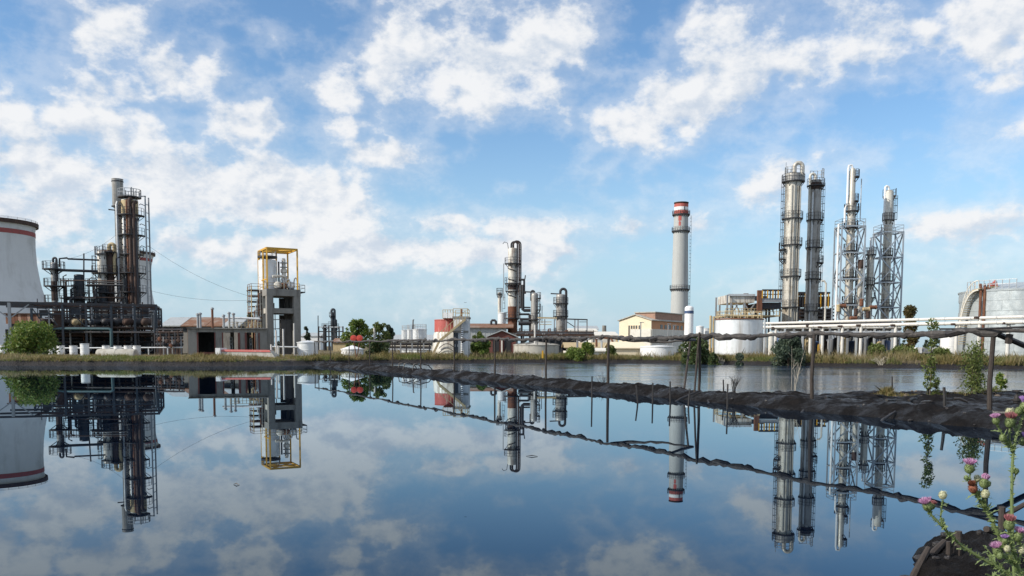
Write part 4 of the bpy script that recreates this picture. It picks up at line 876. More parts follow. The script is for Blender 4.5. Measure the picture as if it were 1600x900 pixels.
for o_ in (0, .8): part_bar(st_, 'stringer', Vector(p2)+Vector((0,o_,0)), p3+Vector((0,o_,0)), .1, 'tan_paint', .2)
for i in range(6): q = Vector(p2).lerp(p3, (i+.5)/6); MB().box(q+off*.5, .2, .8, .05).build('tread', 'tan_paint', st_, smooth=False)

# ================================================================== warehouse and red shed
D = 150
t = thing('warehouse', 'pale sheet metal warehouse under a rusty gabled roof left of the rust banded column', 'warehouse', (X_(765,545,D), D, GZ))
xa, xb = X_(731,515,D), X_(790,515,D); ze, zr = Z(511.5,D,760), Z(505.5,D,760); dp = 9
n_ = 15
for i in range(n_): wallbox(t, xa+(xb-xa)*i/n_, xa+(xb-xa)*(i+.96)/n_, D+.03*(i % 2), D+.2, GZ-.1, ze, 'grey_sheet', 'wall_panel')
wallbox(t, xa+.05, xb-.05, D+.25, D+dp, GZ-.1, ze-.05, 'grey_sheet')
gable_roof(t, xa, xb+.9, D, D+dp, ze, zr, 'rust_roof', over=.5)
gable_end(t, xb-.1, D+.02, D+dp-.02, ze, zr-.05, GZ, 'grey_sheet')
v = thing('roof_vent', 'black hooped vent duct on the rusty warehouse roof', 'vent', W(771,506,D+3))
part_tube(v, 'duct', [W(767.5,507,D+3),W(767.5,502.5,D+3),W(769,500.5,D+3),W(773,500.5,D+3),W(775,502.5,D+3),W(775,507,D+3)], .22, 'dark_steel', 8)
D = 118
t = thing('red_shed', 'dark red brick shed with low grey gabled roof behind round tank', 'shed', (X_(778,550,D), D, GZ))
xa, xb = X_(763,530,D), X_(806,530,D); ze, zr = Z(526.5,D,784), Z(517,D,784)
gable_wall(t, xa, xb, D, ze, zr, GZ-.1, 'brick_red')
wallbox(t, xa, xa+.2, D+.21, D+12, GZ-.1, ze, 'brick_red', 'side_wall'); wallbox(t, xb-.2, xb, D+.21, D+12, GZ-.1, ze, 'brick_red', 'side_wall')
gable_roof(t, xa, xb, D, D+12, ze+.03, zr+.03, 'grey_sheet', along='Y', over=.35)
for q in (775, 793): MB().box((X_(q,540,D),D-.03,Z(541,D)), .9, .08, 1.6).build('door', 'dark_opening', t, smooth=False)
part_bar(t, 'post', (X_(784,550,D),D-.2,GZ), (X_(784,550,D),D-.2,Z(530,D)), .2, 'pale_wall')

# ================================================================== centre column complex
D = 158
rt_, c, r, z0, zt = column('distillation_column', 'tall white and rust banded column with dark pipes down its right side', 801, 389, 14.5, D, 'white_clad',
    [(413,150,400,1.2),(444,140,400,1.2),(456,150,400,.9),(498,120,420,1.3)], lad=[(0,385,500)], dome=.25, sect=[(445,453,1.004,'rust_dark'),(479,520,1.006,'rust')])
X = c[0]
for (start, e, rp, yd, m) in ((-.3,.85,.15,500,'dark_steel'),(.1,1.2,.15,497,'rust_dark'),(.0,1.5,.12,480,'dark_steel')):
    zb_ = Z(383,D); rad = (e-start)/2; mx_ = X+(e+start)/2
    part_tube(rt_, 'vapour_pipe', [(X+start,D-.3,zt)]+[(mx_-rad*math.cos(a), D-.9, zb_+rad*.9*math.sin(a)) for a in [math.pi*i/8 for i in range(9)]]+[(X+e,D-1.0,Z(yd,D))], rp, m, 8)
part_tube(rt_, 'crane_arm', [(X-.8,D,zt-.2),(X-1.0,D,zt+1.1),(X-1.6,D,zt+1.3),(X-1.9,D,zt+.9)], .06, 'dark_steel', 5)
part_tube(rt_, 'down_pipe', [(X-1.7,D-.3,Z(412,D)),(X-1.7,D-.3,Z(470,D))], .07, 'grey_steel', 6)
for (y0, y1) in ((420,425),(436,441),(461,466)): part_tube(rt_, 'clamp_strap', [(X-.9,D-.75,Z(y0,D)),(X+.1,D-1.02,Z((y0+y1)/2,D)),(X+.8,D-.8,Z(y1,D))], .08, 'dark_steel', 5)
# side piping
sp_ = thing('reflux_piping', 'dark stepped pipework branching right from the rust banded column', 'pipework', W(818,548,D-1))
for P, rr in (([(812,437,0),(820,437,0),(819,438.5,0),(819,457,0)],.2),([(815,457,0),(822,457,0)],.26),([(817,445,0),(817,484,0),(819,485,0),(829,485,0)],.3),([(812,480,0),(829,480.5,0)],.14),([(812,491,0),(826,491,0),(828,492,0),(828,548,0)],.2),([(812,499,0),(828,499,0)],.26),([(815,498,0),(815,548,0)],.2),([(820,437,0),(821,430,0)],.1),([(822,456,0),(835,456.5,0)],.12),([(810,505,0),(830,505,0)],.4)):
    part_tube(sp_, 'pipe', [W(x,y,D-1) for x,y,_ in P], rr, 'dark_steel', 8)
rt_, c, r, z0, zt = column('distillation_column', 'grey dome topped column beside the dark stepped pipework', 835, 462, 11, D-1, 'silver_dark', [(467,300,450,1.0),(485,290,440,1.0),(500,180,420,1.0)], dome=.9, gooses=[(180,.14,.0,470,'dark_steel')])
for px, y0 in ((843.5,462),(847,478)): part_bar(rt_, 'ladder_post', (X_(px,480,D-1),D-1,Z(505,D)), (X_(px,480,D-1),D-1,Z(y0,D)), .14, 'grey_steel')
rt_, c, r, z0, zt = column('distillation_column', 'grey column with a hooked dark pipe over its top, right of the dome topped one', 876, 461, 14.5, D-2, 'silver_dark', [(475,0,360,1.0),(495,0,360,1.0)], dome=.2, gooses=[(0,.24,-.1,520,'dark_steel')])
part_tube(rt_, 'davit', [(c[0]-.3,D-2,zt),(c[0]-.3,D-2,zt+.2),(c[0]-1.9,D-2.2,zt+.25)], .12, 'dark_steel', 6)
rt_, c, r, z0, zt = column('slender_column', 'slim white column with a pale lower tank behind the rust banded column', 780.5, 458, 5.5, 163, 'white_clad', [(460,0,360,.5)], lad=[(0,459,500)], dome=.6)
tank('storage_tank', 'small white cylinder at the foot of the slim white column', 778, 791, 489, 545, 162.5, 'white_tank', rh=.1, rings=1)
# frame with roof at 840-917
t = thing('steel_process_structure', 'pale steel frame with thin roof beams around the hooked pipe column', 'steel frame', (X_(875,548,D-6), D-6, GZ))
for px in (843,851,866,884,898,903,917):
    for dd in (D-6, D+2): part_bar(t, 'post', (X_(px,530,dd),dd,GZ-.1), (X_(px,530,dd),dd,Z(498.5,dd)), .2, 'grey_steel')
for dd in (D-6, D+2): part_bar(t, 'beam', W(840,496.5,dd), W(870,497,dd), .26, 'tan_paint'); part_bar(t, 'beam', W(870.2,498,dd), W(918,499.5,dd), .22, 'dark_steel')
for y in (503,507): part_bar(t, 'rail', W(842,y,D-6), W(862,y,D-6), .12, 'tan_paint')
part_bar(t, 'brace', W(886,503,D-6), W(898,511,D-6), .14, 'dark_steel'); part_bar(t, 'brace', W(905,503,D-6), W(917,503,D-6), .1, 'dark_steel')
# low dark rack in front
D2 = 136
t = thing('low_rack', 'low dark roofed pipe rack stretching right from the red shed', 'pipe rack', (X_(870,550,D2), D2, GZ))
wallbox(t, X_(806,525,D2), X_(929,525,D2), D2, D2+9, Z(524.5,D2), Z(522,D2), 'rust_dark', 'roof_slab')
for i in range(13):
    px = 808+i*10; part_bar(t, 'post', (X_(px,540,D2),D2+.2,GZ-.1), (X_(px,540,D2),D2+.2,Z(524.6,D2)), .22, 'dark_steel')
wallbox(t, X_(830,530,D2), X_(902,530,D2), D2+1.2, D2+8, GZ-.1, Z(528,D2), 'blue_steel', 'enclosure')
for i, y in enumerate((518.5,520.3,521.5)): part_tube(t, 'pipe', [W(808,y,D2+2+2*i), W(928,y+.4,D2+2+2*i)], .16, ('rust_dark','grey_steel','dark_steel')[i], 6)
railing(t, [(X_(q,520,D2),D2+.4,Z(522,D2)) for q in range(808,932,12)], .7, 'dark_steel', .08)
for i in range(9):
    px = 812+i*9; q = thing('rack_valve', 'small pipe riser on the low dark rack roof', 'pipe', W(px,522,D2+4), 'risers on the low rack')
    part_tube(q, 'riser', [W(px,522.5,D2+4), W(px,513+(i*5 % 6),D2+4), W(px+2.5,512+(i*5 % 6),D2+4), W(px+3,522.5,D2+4)], .12, ('dark_steel','pale_steel','rust')[i % 3], 6)
# round concrete tank
rt_, c, r, zb, zt = tank('concrete_tank', 'squat round concrete tank with dark streaks and a shallow cone roof', 802.5, 873.5, 538.5, 556, 112, 'pale_concrete', rh=.055, rings=0, z0=GZ-.2)
MB().lathe((c[0],c[1],zt+.35), [(.3,0),(.3,.25),(.001,.3)], 12).build('hatch', 'old_concrete', rt_)
part_tube(rt_, 'vent', [(X_(835,530,112),112-2,zt), (X_(835,530,112),110,Z(508,112))], .1, 'white_pole', 6)
for a in range(0, 360, 30): part_bar(rt_, 'roof_rib', (c[0]+(r-.1)*math.cos(R(a)),c[1]+(r-.1)*math.sin(R(a)),zt+.03), (c[0]+.4*math.cos(R(a)),c[1]+.4*math.sin(R(a)),zt+2*r*.055), .1, 'old_concrete')
tag(MB().box((X_(850,555,84.),88,Z(553.5,88)), .17, .1, .8).build('marker_post', 'yellow_paint', None, (X_(850,555,84.),88,Z(555,88))), 'short yellow marker post in the grass before the round concrete tank', 'marker')
# white buildings 890-965
shed('white low building with a row of dark windows right of the pale frame', 902, 934, 509, 190, 9, 'white_paint', 'grey_sheet', .8, nwin=7)
shed('lower white annex before the windowed white building', 880, 932, 513.5, 182, 8, 'white_paint', 'pale_wall', .5, nwin=0)
shed('long grey flat roof right of the white annex', 924, 965, 518, 175, 14, 'pale_wall', 'pale_wall', .8)
shed('pale roofed shed behind the drooping pipeline', 885, 948, 536, 128, 8, 'pale_wall', 'tan_paint', .7)
shed('low white wall like shed on the bank between bushes', 922, 952, 545, 112, 3, 'white_paint', 'pale_wall', .3)
shed('cream shed with dark open front below the yellow hall', 957, 1008, 535, 118, 8, 'cream_wall', 'cream_wall', .8)
tag(MB().lathe((X_(944,520,330),330,0), [(1.1,GZ),(.8,Z(508,330)),(.65,Z(508,330))], 14).build('far_chimney', 'old_concrete', None, (X_(944,540,330),330,GZ)), 'tiny far grey chimney above the flat roofs', 'chimney')
for i, (px, y, m) in enumerate(((962,527,'tan_paint'),(955,529,'rust'),(938,530,'pale_steel'),(930,528,'rust'),(912,531,'pale_steel'),(900,529,'grey_steel'))):
    hpipe('pale tangled yard pipe over the white sheds', [(px-24,y+1,122),(px-12,y-1.5,122),(px,y,122),(px+2,y+4,122),(px+2,y+14,122)], .16, m, 122, group='yard pipes over the white sheds')

# ================================================================== yellow hall, silo, big chimney
D = 205; xm = X_(1017.5,515,D); Wd, Ln = 8.8, 20.7; z0 = GZ-.2; ze, zr = Z(500.5,D,1005), Z(492.5,D+2,995)
t = thing('yellow_hall', 'cream gabled hall with orange long side and tall arched window group', 'building', (xm, D, GZ))
t.rotation_euler.z = R(-35); xa = xm-Wd; zS = Z(500.5,D,1017)
gable_wall(t, xa, xm, D, ze, zr, z0, 'cream_wall', .3); gable_wall(t, xa, xm, D+Ln-.3, ze, zr, z0, 'cream_wall', .3, 'rear_wall')
wallbox(t, xm-.3, xm, D+.31, D+Ln-.31, z0, ze, 'orange_wall', 'side_wall'); wallbox(t, xa, xa+.3, D+.31, D+Ln-.31, z0, ze, 'cream_wall', 'side_wall')
gable_roof(t, xa, xm, D, D+Ln, ze+.02, zr+.05, 'pale_concrete', along='Y', over=.35, th=.2)
MB().box((xm-Wd/2+1.2,D+Ln*.55,zr-.15), 5.5, Ln*.8, 1.7).build('roof_lantern', 'pink_brick', t, smooth=False)
MB().box((xm-Wd/2+1.2,D+Ln*.55,zr+.82), 5.9, Ln*.83, .22).build('lantern_roof', 'pale_concrete', t, smooth=False)
zw = lambda y: Z(y, D+2, 1000)
for (a, b, za, zb_) in ((2.6,3.0,525,508.5),(5.4,5.8,525,508.5),(3.3,3.7,514,508.5),(3.95,4.35,514,508.5),(4.6,5.0,514,508.5)): window(t, xa+a, xa+b, zw(za), zw(zb_), D, fmat='cream_wall', mull=0)
wallbox(t, xa+3.2, xm-.01, D-.22, D-.02, z0, zw(514.5), 'pale_wall', 'lower_panel')
wallbox(t, xm+.02, xm+.2, D+.01, D+Ln-.1, z0, Z(514,D,1017), 'pale_wall', 'lower_panel')
for a in (.25,.37,.49,.61,.73,.85): wallbox(t, xm-.02, xm+.06, D+Ln*a, D+Ln*a+1.3, Z(513,D,1017), Z(506.5,D,1017), 'glass', 'window')
for i, px in enumerate((1001,1044,1052)):
    q = thing('yard_lamp', 'thin yard lamp pole before the yellow hall', 'lamp post', (X_(px,540,190),190,GZ), 'yard lamps by the yellow hall')
    part_tube(q, 'pole', [(X_(px,525,190),190,GZ), (X_(px,525,190),190,Z(503+i*2,190))], .12, 'grey_steel', 6)
    MB().box((X_(px,525,190)+.2,190,Z(503+i*2,190)), .9, .3, .15).build('lamp_head', 'grey_steel', q, smooth=False)
# white silo
D = 180
X = X_(1076.5,505,D); t = thing('white_silo', 'slender white silo with a blue band under its domed top', 'silo', (X,D,GZ)); r = 6.8*D/F; zt = Z(481.5,D,1076)
MB().lathe((X,D,0), [(r,GZ-.1),(r,zt)]+[(r*math.cos(a), zt+r*.55*math.sin(a)) for a in (.3,.6,.9,1.2,1.5)]+[(.001,zt+r*.55)], 28).build('shell', 'white_paint', t)
MB().lathe((X,D,0), [(r,Z(489,D)),(r+.03,Z(489,D)+.01),(r+.03,Z(484.5,D)),(r,Z(484.5,D)+.01)], 28, caps=False).build('painted_band', 'blue_paint', t)
tank('white_silo', 'short squat white silo beside the slender blue banded one', 1087, 1099, 510, 545, 176, 'white_paint', rh=.12, rings=1, cat='silo')
tank('white_silo', 'pale cylinder half hidden between the squat silo and the silver tank', 1098, 1110, 513, 545, 178, 'white_tank', rh=.05, rings=1, cat='silo')
# chimney
D = 264; s = D/F
X = X_(1062.5,430,D); t = thing('chimney', 'tall grey concrete chimney with red and white banded top and three ring walks', 'chimney', (X,D,GZ))
zt = Z(318,D,1063); pr = lambda y: np.interp(y, [318,430,550], [10.6,12.3,14.5])*s
MB().lathe((X,D,0), [(pr(550),GZ-.2),(pr(500),Z(500,D)),(pr(452),Z(452,D)),(pr(400),Z(400,D)),(pr(361),Z(361,D)),(pr(335),Z(335,D))], 48, caps=False).build('shell', 'chimney_concrete', t)
for (ya, yb, m) in ((335,328.5,'faded_red'),(328.5,323,'white_paint'),(323,318,'faded_red')):
    MB().lathe((X,D,0), [(pr(ya)+.02,Z(ya,D)+.003),(pr(yb)+.02,Z(yb,D))], 48, caps=False).build('painted_band', m, t)
MB().lathe((X,D,0), [(pr(318)+.02,zt),(pr(318)+.12,zt+.01),(pr(318)+.12,zt+.3),(pr(318)-.5,zt+.3),(pr(318)-.5,zt-6)], 48, caps=False).build('rim', 'rust_dark', t)
for y in (335.5,361.3,452):
    pl = MB().arcplate((X,D), pr(y), pr(y)+.55, Z(y,D), .3, 0, R(360)).build('ring_walk', 'dark_steel', t, smooth=False)
    mb = MB()
    for a in range(0,360,15): d_ = Vector((math.cos(R(a)),math.sin(R(a)),0)); q = Vector((X,D,Z(y,D))); mb.bar(q+d_*(pr(y)-.02)+Vector((0,0,-.6)), q+d_*(pr(y)+.4), .1)
    mb.build('bracket', 'dark_steel', pl, smooth=False)
    railing(pl, [(X+(pr(y)+.5)*math.cos(R(a)),D+(pr(y)+.5)*math.sin(R(a)),Z(y,D)+.3) for a in range(0,361,15)], 1.1, 'dark_steel', .07)
MB().arcplate((X,D), pr(326), pr(326)+.06, Z(328.5,D), 1.05, R(283), R(290)).build('warning_lamp_door', 'dark_opening', t, smooth=False)
for (ya, a0, a1, hh) in ((345,237,262,1.6),(353,240,258,1.2),(349,245,252,.8)): MB().arcplate((X,D), pr(ya), pr(ya)+.015, Z(ya,D), hh, R(a0), R(a1)).build('flaked_paint', 'red_paint', t, smooth=False)
ladder(t, (X+(pr(430)+.25)*math.cos(R(-12)), D+(pr(430)+.25)*math.sin(R(-12))), GZ+2, Z(336,D), -12, 'dark_steel')
# low white tank before the hall
tank('storage_tank', 'low white tank with streaked side below the drooping pipeline end', 1000, 1056, 541, 557, 108, 'white_paint', rh=.03, rings=0)

# ================================================================== silver tank, air cooler, right-hand columns
D = 108
rt_, c, r, zb, zt = tank('storage_tank', 'bright silver upright tank with rusty rim standing before the air coolers', 1116.5, 1191, 499, 555, D, 'white_tank', rh=.03, rings=0)
MB().lathe((c[0],c[1],0), [(r+.075,zt-.1),(r+.1,zt-.08),(r+.1,zt+.05),(r+.02,zt+.07)], 48, caps=False).build('rim', 'rust', rt_)
part_tube(rt_, 'down_pipe', [(X_(1183,525,D),D-r*.8-.8,zb), (X_(1183,525,D),D-r*.8-.8,Z(498,D))], .11, 'pale_steel', 6)
railing(rt_, [(c[0]+(r-.15)*math.cos(R(a)),c[1]+(r-.15)*math.sin(R(a)),zt) for a in range(0,361,18)], 1.0, 'tan_paint', .07)
for i, (px, wp) in enumerate(((1110,4),(1114.5,3.5))):
    tag(MB().tube([(X_(px,520,D+6),D+6,GZ-.1),(X_(px,520,D+6),D+6,Z(492+i,D+6))], wp/2*D/F, 10).build('pipe_stack', 'tan_paint', None, (X_(px,520,D+6),D+6,GZ-.1)), 'tan upright pipe at the shoulder of the silver tank', 'pipe', 'tan pipes by the silver tank')
for i, (x0, x1, yt) in enumerate(((1191,1198,522),(1199,1209,520))):
    tank('small_vessel', 'narrow pale vessel standing between the silver tank and the blue green shrub', x0, x1, yt, 550, 106, 'white_clad', rh=.3, rings=2, group='pale vessels by the silver tank', cat='vessel')
Dc = 127
t = thing('air_cooler', 'raised air cooler bank with pale casing and rust red end posts', 'air cooler', (X_(1180,550,Dc), Dc, GZ))
x0_, x1_ = X_(1144,470,Dc), X_(1222,470,Dc); xm_ = X_(1186.5,470,Dc)
zA, zB = Z(472,Dc,1165), Z(459,Dc,1165)
wallbox(t, x0_, xm_-.3, Dc+1.5, Dc+9, zA, zB, 'white_clad', 'casing')
wallbox(t, x0_-.3, xm_-.3, Dc+1.2, Dc+1.45, zB-.25, zB+.05, 'pale_steel', 'edge_beam')
for (y0, y1, m, nm) in ((452,455,'dark_steel','top_rail'),(459,460.5,'grey_steel','rail'),(466,472,'grey_steel','fascia'),(472.3,482,'dark_steel','fan_box')):
    wallbox(t, xm_+.45, x1_, Dc+(.6 if nm == 'fan_box' else 0), Dc+8, Z(y1,Dc,1205), Z(y0,Dc,1205), m, nm) if nm in ('fan_box',) else wallbox(t, xm_+.45, x1_, Dc, Dc+.3, Z(y1,Dc,1205), Z(y0,Dc,1205), m, nm)
wallbox(t, xm_+.45, x1_, Dc+7, Dc+7.2, Z(466,Dc,1205), Z(458,Dc,1205), 'dark_steel', 'back_panel')
for i in range(8):
    px = 1191+i*4.1; part_bar(t, 'guard_bar', (X_(px,460,Dc),Dc-.08,Z(466,Dc,1205)), (X_(px,460,Dc),Dc-.08,Z(454,Dc,1205)), .16, 'yellow_paint' if i % 2 == 0 else 'dark_steel')
for q in (0, 7.5): wallbox(t, xm_-.28, xm_+.42, Dc-.1+q, Dc+.4+q, Z(489,Dc,1186), Z(453.5,Dc,1186), 'rust', 'end_post')
for px in (1138,1144,1165,1186,1204,1221):
    for dd in (Dc+1, Dc+8): part_bar(t, 'leg', (X_(px,520,Dc),dd,GZ-.1), (X_(px,520,Dc),dd,Z(473 if px > 1140 else 460,Dc,1165)), .24, 'grey_steel' if px < 1180 else 'dark_steel')
for (a, b) in ((1146,1156),(1176,1166),(1160,1152),(1170,1182),(1192,1200),(1213,1206)): part_bar(t, 'brace', (X_(a,485,Dc),Dc+1,Z(488,Dc)), (X_(b,475,Dc),Dc+1,Z(473,Dc)), .16, 'grey_steel')
wallbox(t, X_(1136,492,Dc), x1_, Dc+.8, Dc+8.5, Z(494,Dc,1180), Z(492,Dc,1180), 'tan_paint', 'walkway')
railing(t, [(X_(q,490,Dc),Dc+.8,Z(492,Dc,1180)) for q in range(1136,1224,5)], 1.0, 'tan_paint', .08)
# second cooler bank further right, dark
Dc2 = 143
t = thing('air_cooler', 'dark raised air cooler bank behind the two big silver columns', 'air cooler', (X_(1275,550,Dc2), Dc2, GZ))
x0_, x1_ = X_(1244,470,Dc2), X_(1297,470,Dc2)
for (y0, y1) in ((456,459),(463,478)): wallbox(t, x0_, x1_, Dc2, Dc2+6, Z(y1,Dc2,1270), Z(y0,Dc2,1270), 'dark_steel', 'fan_box')
for i in range(13): part_bar(t, 'guard_bar', (X_(1246+i*4,470,Dc2),Dc2-.1,Z(479,Dc2)), (X_(1246+i*4,470,Dc2),Dc2-.1,Z(457,Dc2)), .16, 'dark_steel' if i % 3 else 'yellow_paint')
for px in (1246,1259,1272,1285,1297):
    for dd in (Dc2, Dc2+6): part_bar(t, 'leg', (X_(px,520,Dc2),dd,GZ-.1), (X_(px,520,Dc2),dd,Z(479,Dc2)), .25, 'dark_steel')
for y in (483,488,493,499): part_bar(t, 'beam', W(1244,y,Dc2), W(1303,y+.3,Dc2), .3, 'dark_steel')
wallbox(t, x0_, X_(1303,490,Dc2), Dc2+.5, Dc2+6, Z(497,Dc2,1270), Z(482,Dc2,1270), 'rust_dark', 'tube_bundle')
# the two big columns
D = 133
rt_, c, r, z0, zt = column('distillation_column', 'widest bright silver column with rust streaks and ring platforms', 1236, 272, 25, D, 'silver', [(285,0,360,1.0),(343,0,360,.75),(384,150,420,.75),(391,150,215,1.3),(406,160,210,1.2),(433,0,360,.7),(481,0,360,.8)], lad=[(190,275,480)], dome=.12)
goose(rt_, c, r, zt+.5, -8, .30, .12, Z(283,D), 'silver', gap=-.15)
MB().lathe((c[0],c[1],0), [(r*1.0,Z(284,D)),(r*1.05,Z(283.5,D)),(r*1.05,Z(272,D)),(r,Z(271.5,D))], 28, caps=False).build('collar', 'silver_dark', rt_)
railing(rt_, [(c[0]+(r+.1)*math.cos(R(a)),c[1]+(r+.1)*math.sin(R(a)),zt) for a in range(60,331,30)], 1.0, 'grey_steel', .08)
for a, rr in ((245,.09),(262,.12),(288,.07),(305,.14)): part_tube(rt_, 'riser_pipe', [(c[0]+(r+rr)*math.cos(R(a)),c[1]+(r+rr)*math.sin(R(a)),GZ), (c[0]+(r+rr)*math.cos(R(a)),c[1]+(r+rr)*math.sin(R(a)),Z(290,D))], rr, 'silver', 6)
part_tube(rt_, 'lightning_rod', [(c[0]-r,D,zt), (c[0]-r,D,Z(252,D))], .05, 'grey_steel', 5)
rt_, c, r, z0, zt = column('distillation_column', 'darker grey column with a white hooked pipe on top next to the widest column', 1271, 282, 18, D+2, 'silver_dark', [(291.5,150,420,.9),(345,100,420,.8),(388,120,420,.8),(412,280,420,1.2),(437,100,420,.7),(487,0,360,.7)], lad=[(10,285,480)], gooses=[(186,.22,.1,540,'white_clad')], dome=.15)
MB().lathe((c[0],c[1],0), [(r,Z(291,D)),(r*1.06,Z(290.5,D)),(r*1.06,Z(280,D)),(r,Z(279.5,D))], 28, caps=False).build('collar', 'rust_dark', rt_)
railing(rt_, [(c[0]+(r+.3)*math.cos(R(a)),c[1]+(r+.3)*math.sin(R(a)),zt+.3) for a in range(-60,121,30)], 1.4, 'grey_steel', .08)
part_tube(rt_, 'riser_pipe', [(c[0]-r*.75,D+2-r*.8,GZ), (c[0]-r*.75,D+2-r*.8,Z(296,D))], .13, 'pale_steel', 6)
part_tube(rt_, 'side_pipe', [(c[0]+r+.5,D,Z(500,D)),(c[0]+r+.5,D,Z(441,D)),(c[0]+r+.2,D,Z(437,D)),(c[0]+r-.2,D,Z(437,D))], .16, 'white_clad', 8)
# lattice towers with columns
def lattice(label, xl, xr, yt, D, levels, mat='lattice_steel'):
    xa, xb = X_(xl,(yt+545)/2,D), X_(xr,(yt+545)/2,D); dp = (xb-xa)*.8; zt = Z(yt,D,(xl+xr)/2)
    t = thing('lattice_tower', label, 'lattice tower', ((xa+xb)/2, D, GZ)); zs = [GZ-.1+(zt-GZ+.1)*i/levels for i in range(levels+1)]
    cs = [(xa,D-dp/2),(xb,D-dp/2),(xb,D+dp/2),(xa,D+dp/2)]
    for (x, y) in cs: part_bar(t, 'post', (x,y,GZ-.1), (x,y,zt), .2, mat)
    for i in range(levels):
        for k in range(4):
            p, q = cs[k], cs[(k+1) % 4]
            part_bar(t, 'beam', (*p,zs[i+1]), (*q,zs[i+1]), .17 if i < levels-1 else .2, mat)
            if (i+k) % 2: p, q = q, p
            part_bar(t, 'brace', (*p,zs[i]), (*q,zs[i+1]), .17, mat)
            if k in (0, 1): part_bar(t, 'brace', (*q,zs[i]), (*p,zs[i+1]), .10, mat)
    railing(t, [(*cs[k % 4],zt) for k in range(5)], 1.1, mat, .07)
    return t, xa, xb, dp, zt
D = 131.5
lattice('pale lattice tower around the stepped slim column', 1307, 1343, 355, D, 5)
rt_, c, r, z0, zt = column('distillation_column', 'tallest slim column, stepped and white at its top, inside a lattice tower', 1327, 320, 13, D, 'silver', [(331,0,360,.9),(357,0,360,.8),(393,0,360,.7),(434,0,360,.7),(475,0,360,.7)], dome=0, lad=[(10,322,350)])
X = c[0]; xt = X
ru = 9.2/2*D/F; z2 = Z(267,D,1330)
MB().lathe((xt,D,0), [(r,zt),(ru,zt+1.2),(ru,z2),(ru*.8,z2+.3),(.001,z2+.5)], 24, caps=False).build('upper_shell', 'silver', rt_)
platform(rt_, (xt,D), ru, Z(275.5,D), -80, 100, 1.0); platform(rt_, (xt,D), ru, Z(313.5,D), -80, 100, 1.0)
part_tube(rt_, 'vapour_pipe', [(xt,D,z2+.3),(xt-.2,D,z2+.9),(xt-.6,D,z2+.8),(xt-.75,D-.1,z2+.2),(xt-.75,D-.1,Z(318,D)),(xt-1.05,D-.1,Z(324,D)),(xt-1.05,D-.1,Z(346,D)),(X_(1309,350,D)-.0,D-.4,Z(349,D)),(X_(1309,350,D),D-.4,Z(540,D))], .17, 'white_paint', 8)
part_tube(rt_, 'relief_pipe', [(xt+1.4,D,Z(277,D)),(xt+1.4,D,Z(312,D)),(xt+1.4,D,Z(343,D)),(xt+2.0,D,Z(344,D)),(xt+2.0,D,Z(357,D))], .08, 'pale_steel', 6)
lattice('pale lattice tower around the thicker white headed column furthest right', 1367.5, 1402, 364, D+3, 5)
rt_, c, r, z0, zt = column('distillation_column', 'white headed column with a looped pipe inside the right hand lattice tower', 1385, 300, 13.5, D+3, 'silver', [(307,-40,130,.8),(345,0,360,.5),(400,0,360,.5),(440,0,360,.7),(480,0,360,.7)], dome=.5, lad=[(0,305,365)], sect=[(300,343,1.004,'white_clad')], gooses=[(185,.17,.1,352,'white_paint')])
part_tube(rt_, 'transfer_pipe', [(c[0]-r-.2,D+3,Z(350,D)),(c[0]-r-.9,D+2.8,Z(362,D)),(X_(1370,370,D)+.2,D+2.6,Z(366,D)),(X_(1370,370,D)+.2,D+2.6,Z(540,D))], .15, 'white_paint', 8)
column('distillation_column', 'short grey column with a domed cap between the two lattice towers', 1357.5, 393, 10.5, D+1, 'silver', [(399,0,360,.7),(446,0,360,.6),(466,-60,120,.9)], dome=.7, gooses=[(0,.14,0,440,'pale_steel')])
column('distillation_column', 'shortest dark topped column right against the first lattice tower', 1343, 408, 9.5, D-.5, 'silver', [(417,-60,120,.9),(440,-60,120,.9),(458,-60,120,.9)], dome=.5, sect=[(406,420,1.02,'rust_dark')])
for i, (px, y, m) in enumerate(((1310,484,'tan_paint'),(1314,478,'rust'),(1346,475,'rust'),(1351,483,'tan_paint'),(1337,490,'rust_dark'),(1331,497,'rust'),(1356,494,'rust_dark'),(1362,480,'rust'))):
    cc_ = W(px,y,129.5); v = thing('exchanger_vessel', ('tan' if m == 'tan_paint' else 'dark rusty' if m == 'rust_dark' else 'rust brown')+' small exchanger perched low in the lattice towers', 'vessel', cc_, 'exchangers in the lattice towers')
    MB().lathe((cc_.x,cc_.y,cc_.z), [(.001,-.4),(.2,-.36),(.3,-.26),(.3,.6),(.36,.61),(.36,.7),(.2,.8),(.001,.83)], 14, 'X' if i % 2 else 'Z').build('shell', m, v)
    part_tube(v, 'stub_pipe', [cc_, cc_+Vector((0,.0,-1.2)), cc_+Vector((.6,0,-1.6)), (cc_.x+.6,cc_.y,GZ)], .1, 'grey_steel', 6)
# ground level rack under the right-hand columns
D = 119
t = thing('pipe_rack', 'crowded two level pipe rack at the foot of the tall columns', 'pipe rack', (X_(1300,550,D), D, GZ))
for i, px in enumerate(range(1212, 1408, 14)):
    for dd in (D, D+6): part_bar(t, 'post', (X_(px,530,dd),dd,GZ-.1), (X_(px,530,dd),dd,Z(512 if i % 3 else 505,dd)), .25, 'pale_steel' if i % 2 else 'grey_steel')
for y in (506,513,520):
    for k, dd in enumerate((D, D+2, D+4, D+6)): part_tube(t, 'pipe', [W(1205,y+k*.7,dd), W(1408,y+k*.7-.8,dd)], .13+.05*((k+y) % 3), ('pale_steel','dark_steel','rust_dark','white_clad','blue_steel')[(k+y) % 5], 8)
wallbox(t, X_(1240,500,D), X_(1392,500,D), D+.5, D+7, Z(503.5,D), Z(502,D), 'rust_dark', 'deck')
wallbox(t, X_(1250,530,D+14), X_(1400,530,D+14), D+16, D+16.4, GZ-.1, Z(512,D+14), 'dark_opening', 'back_wall')
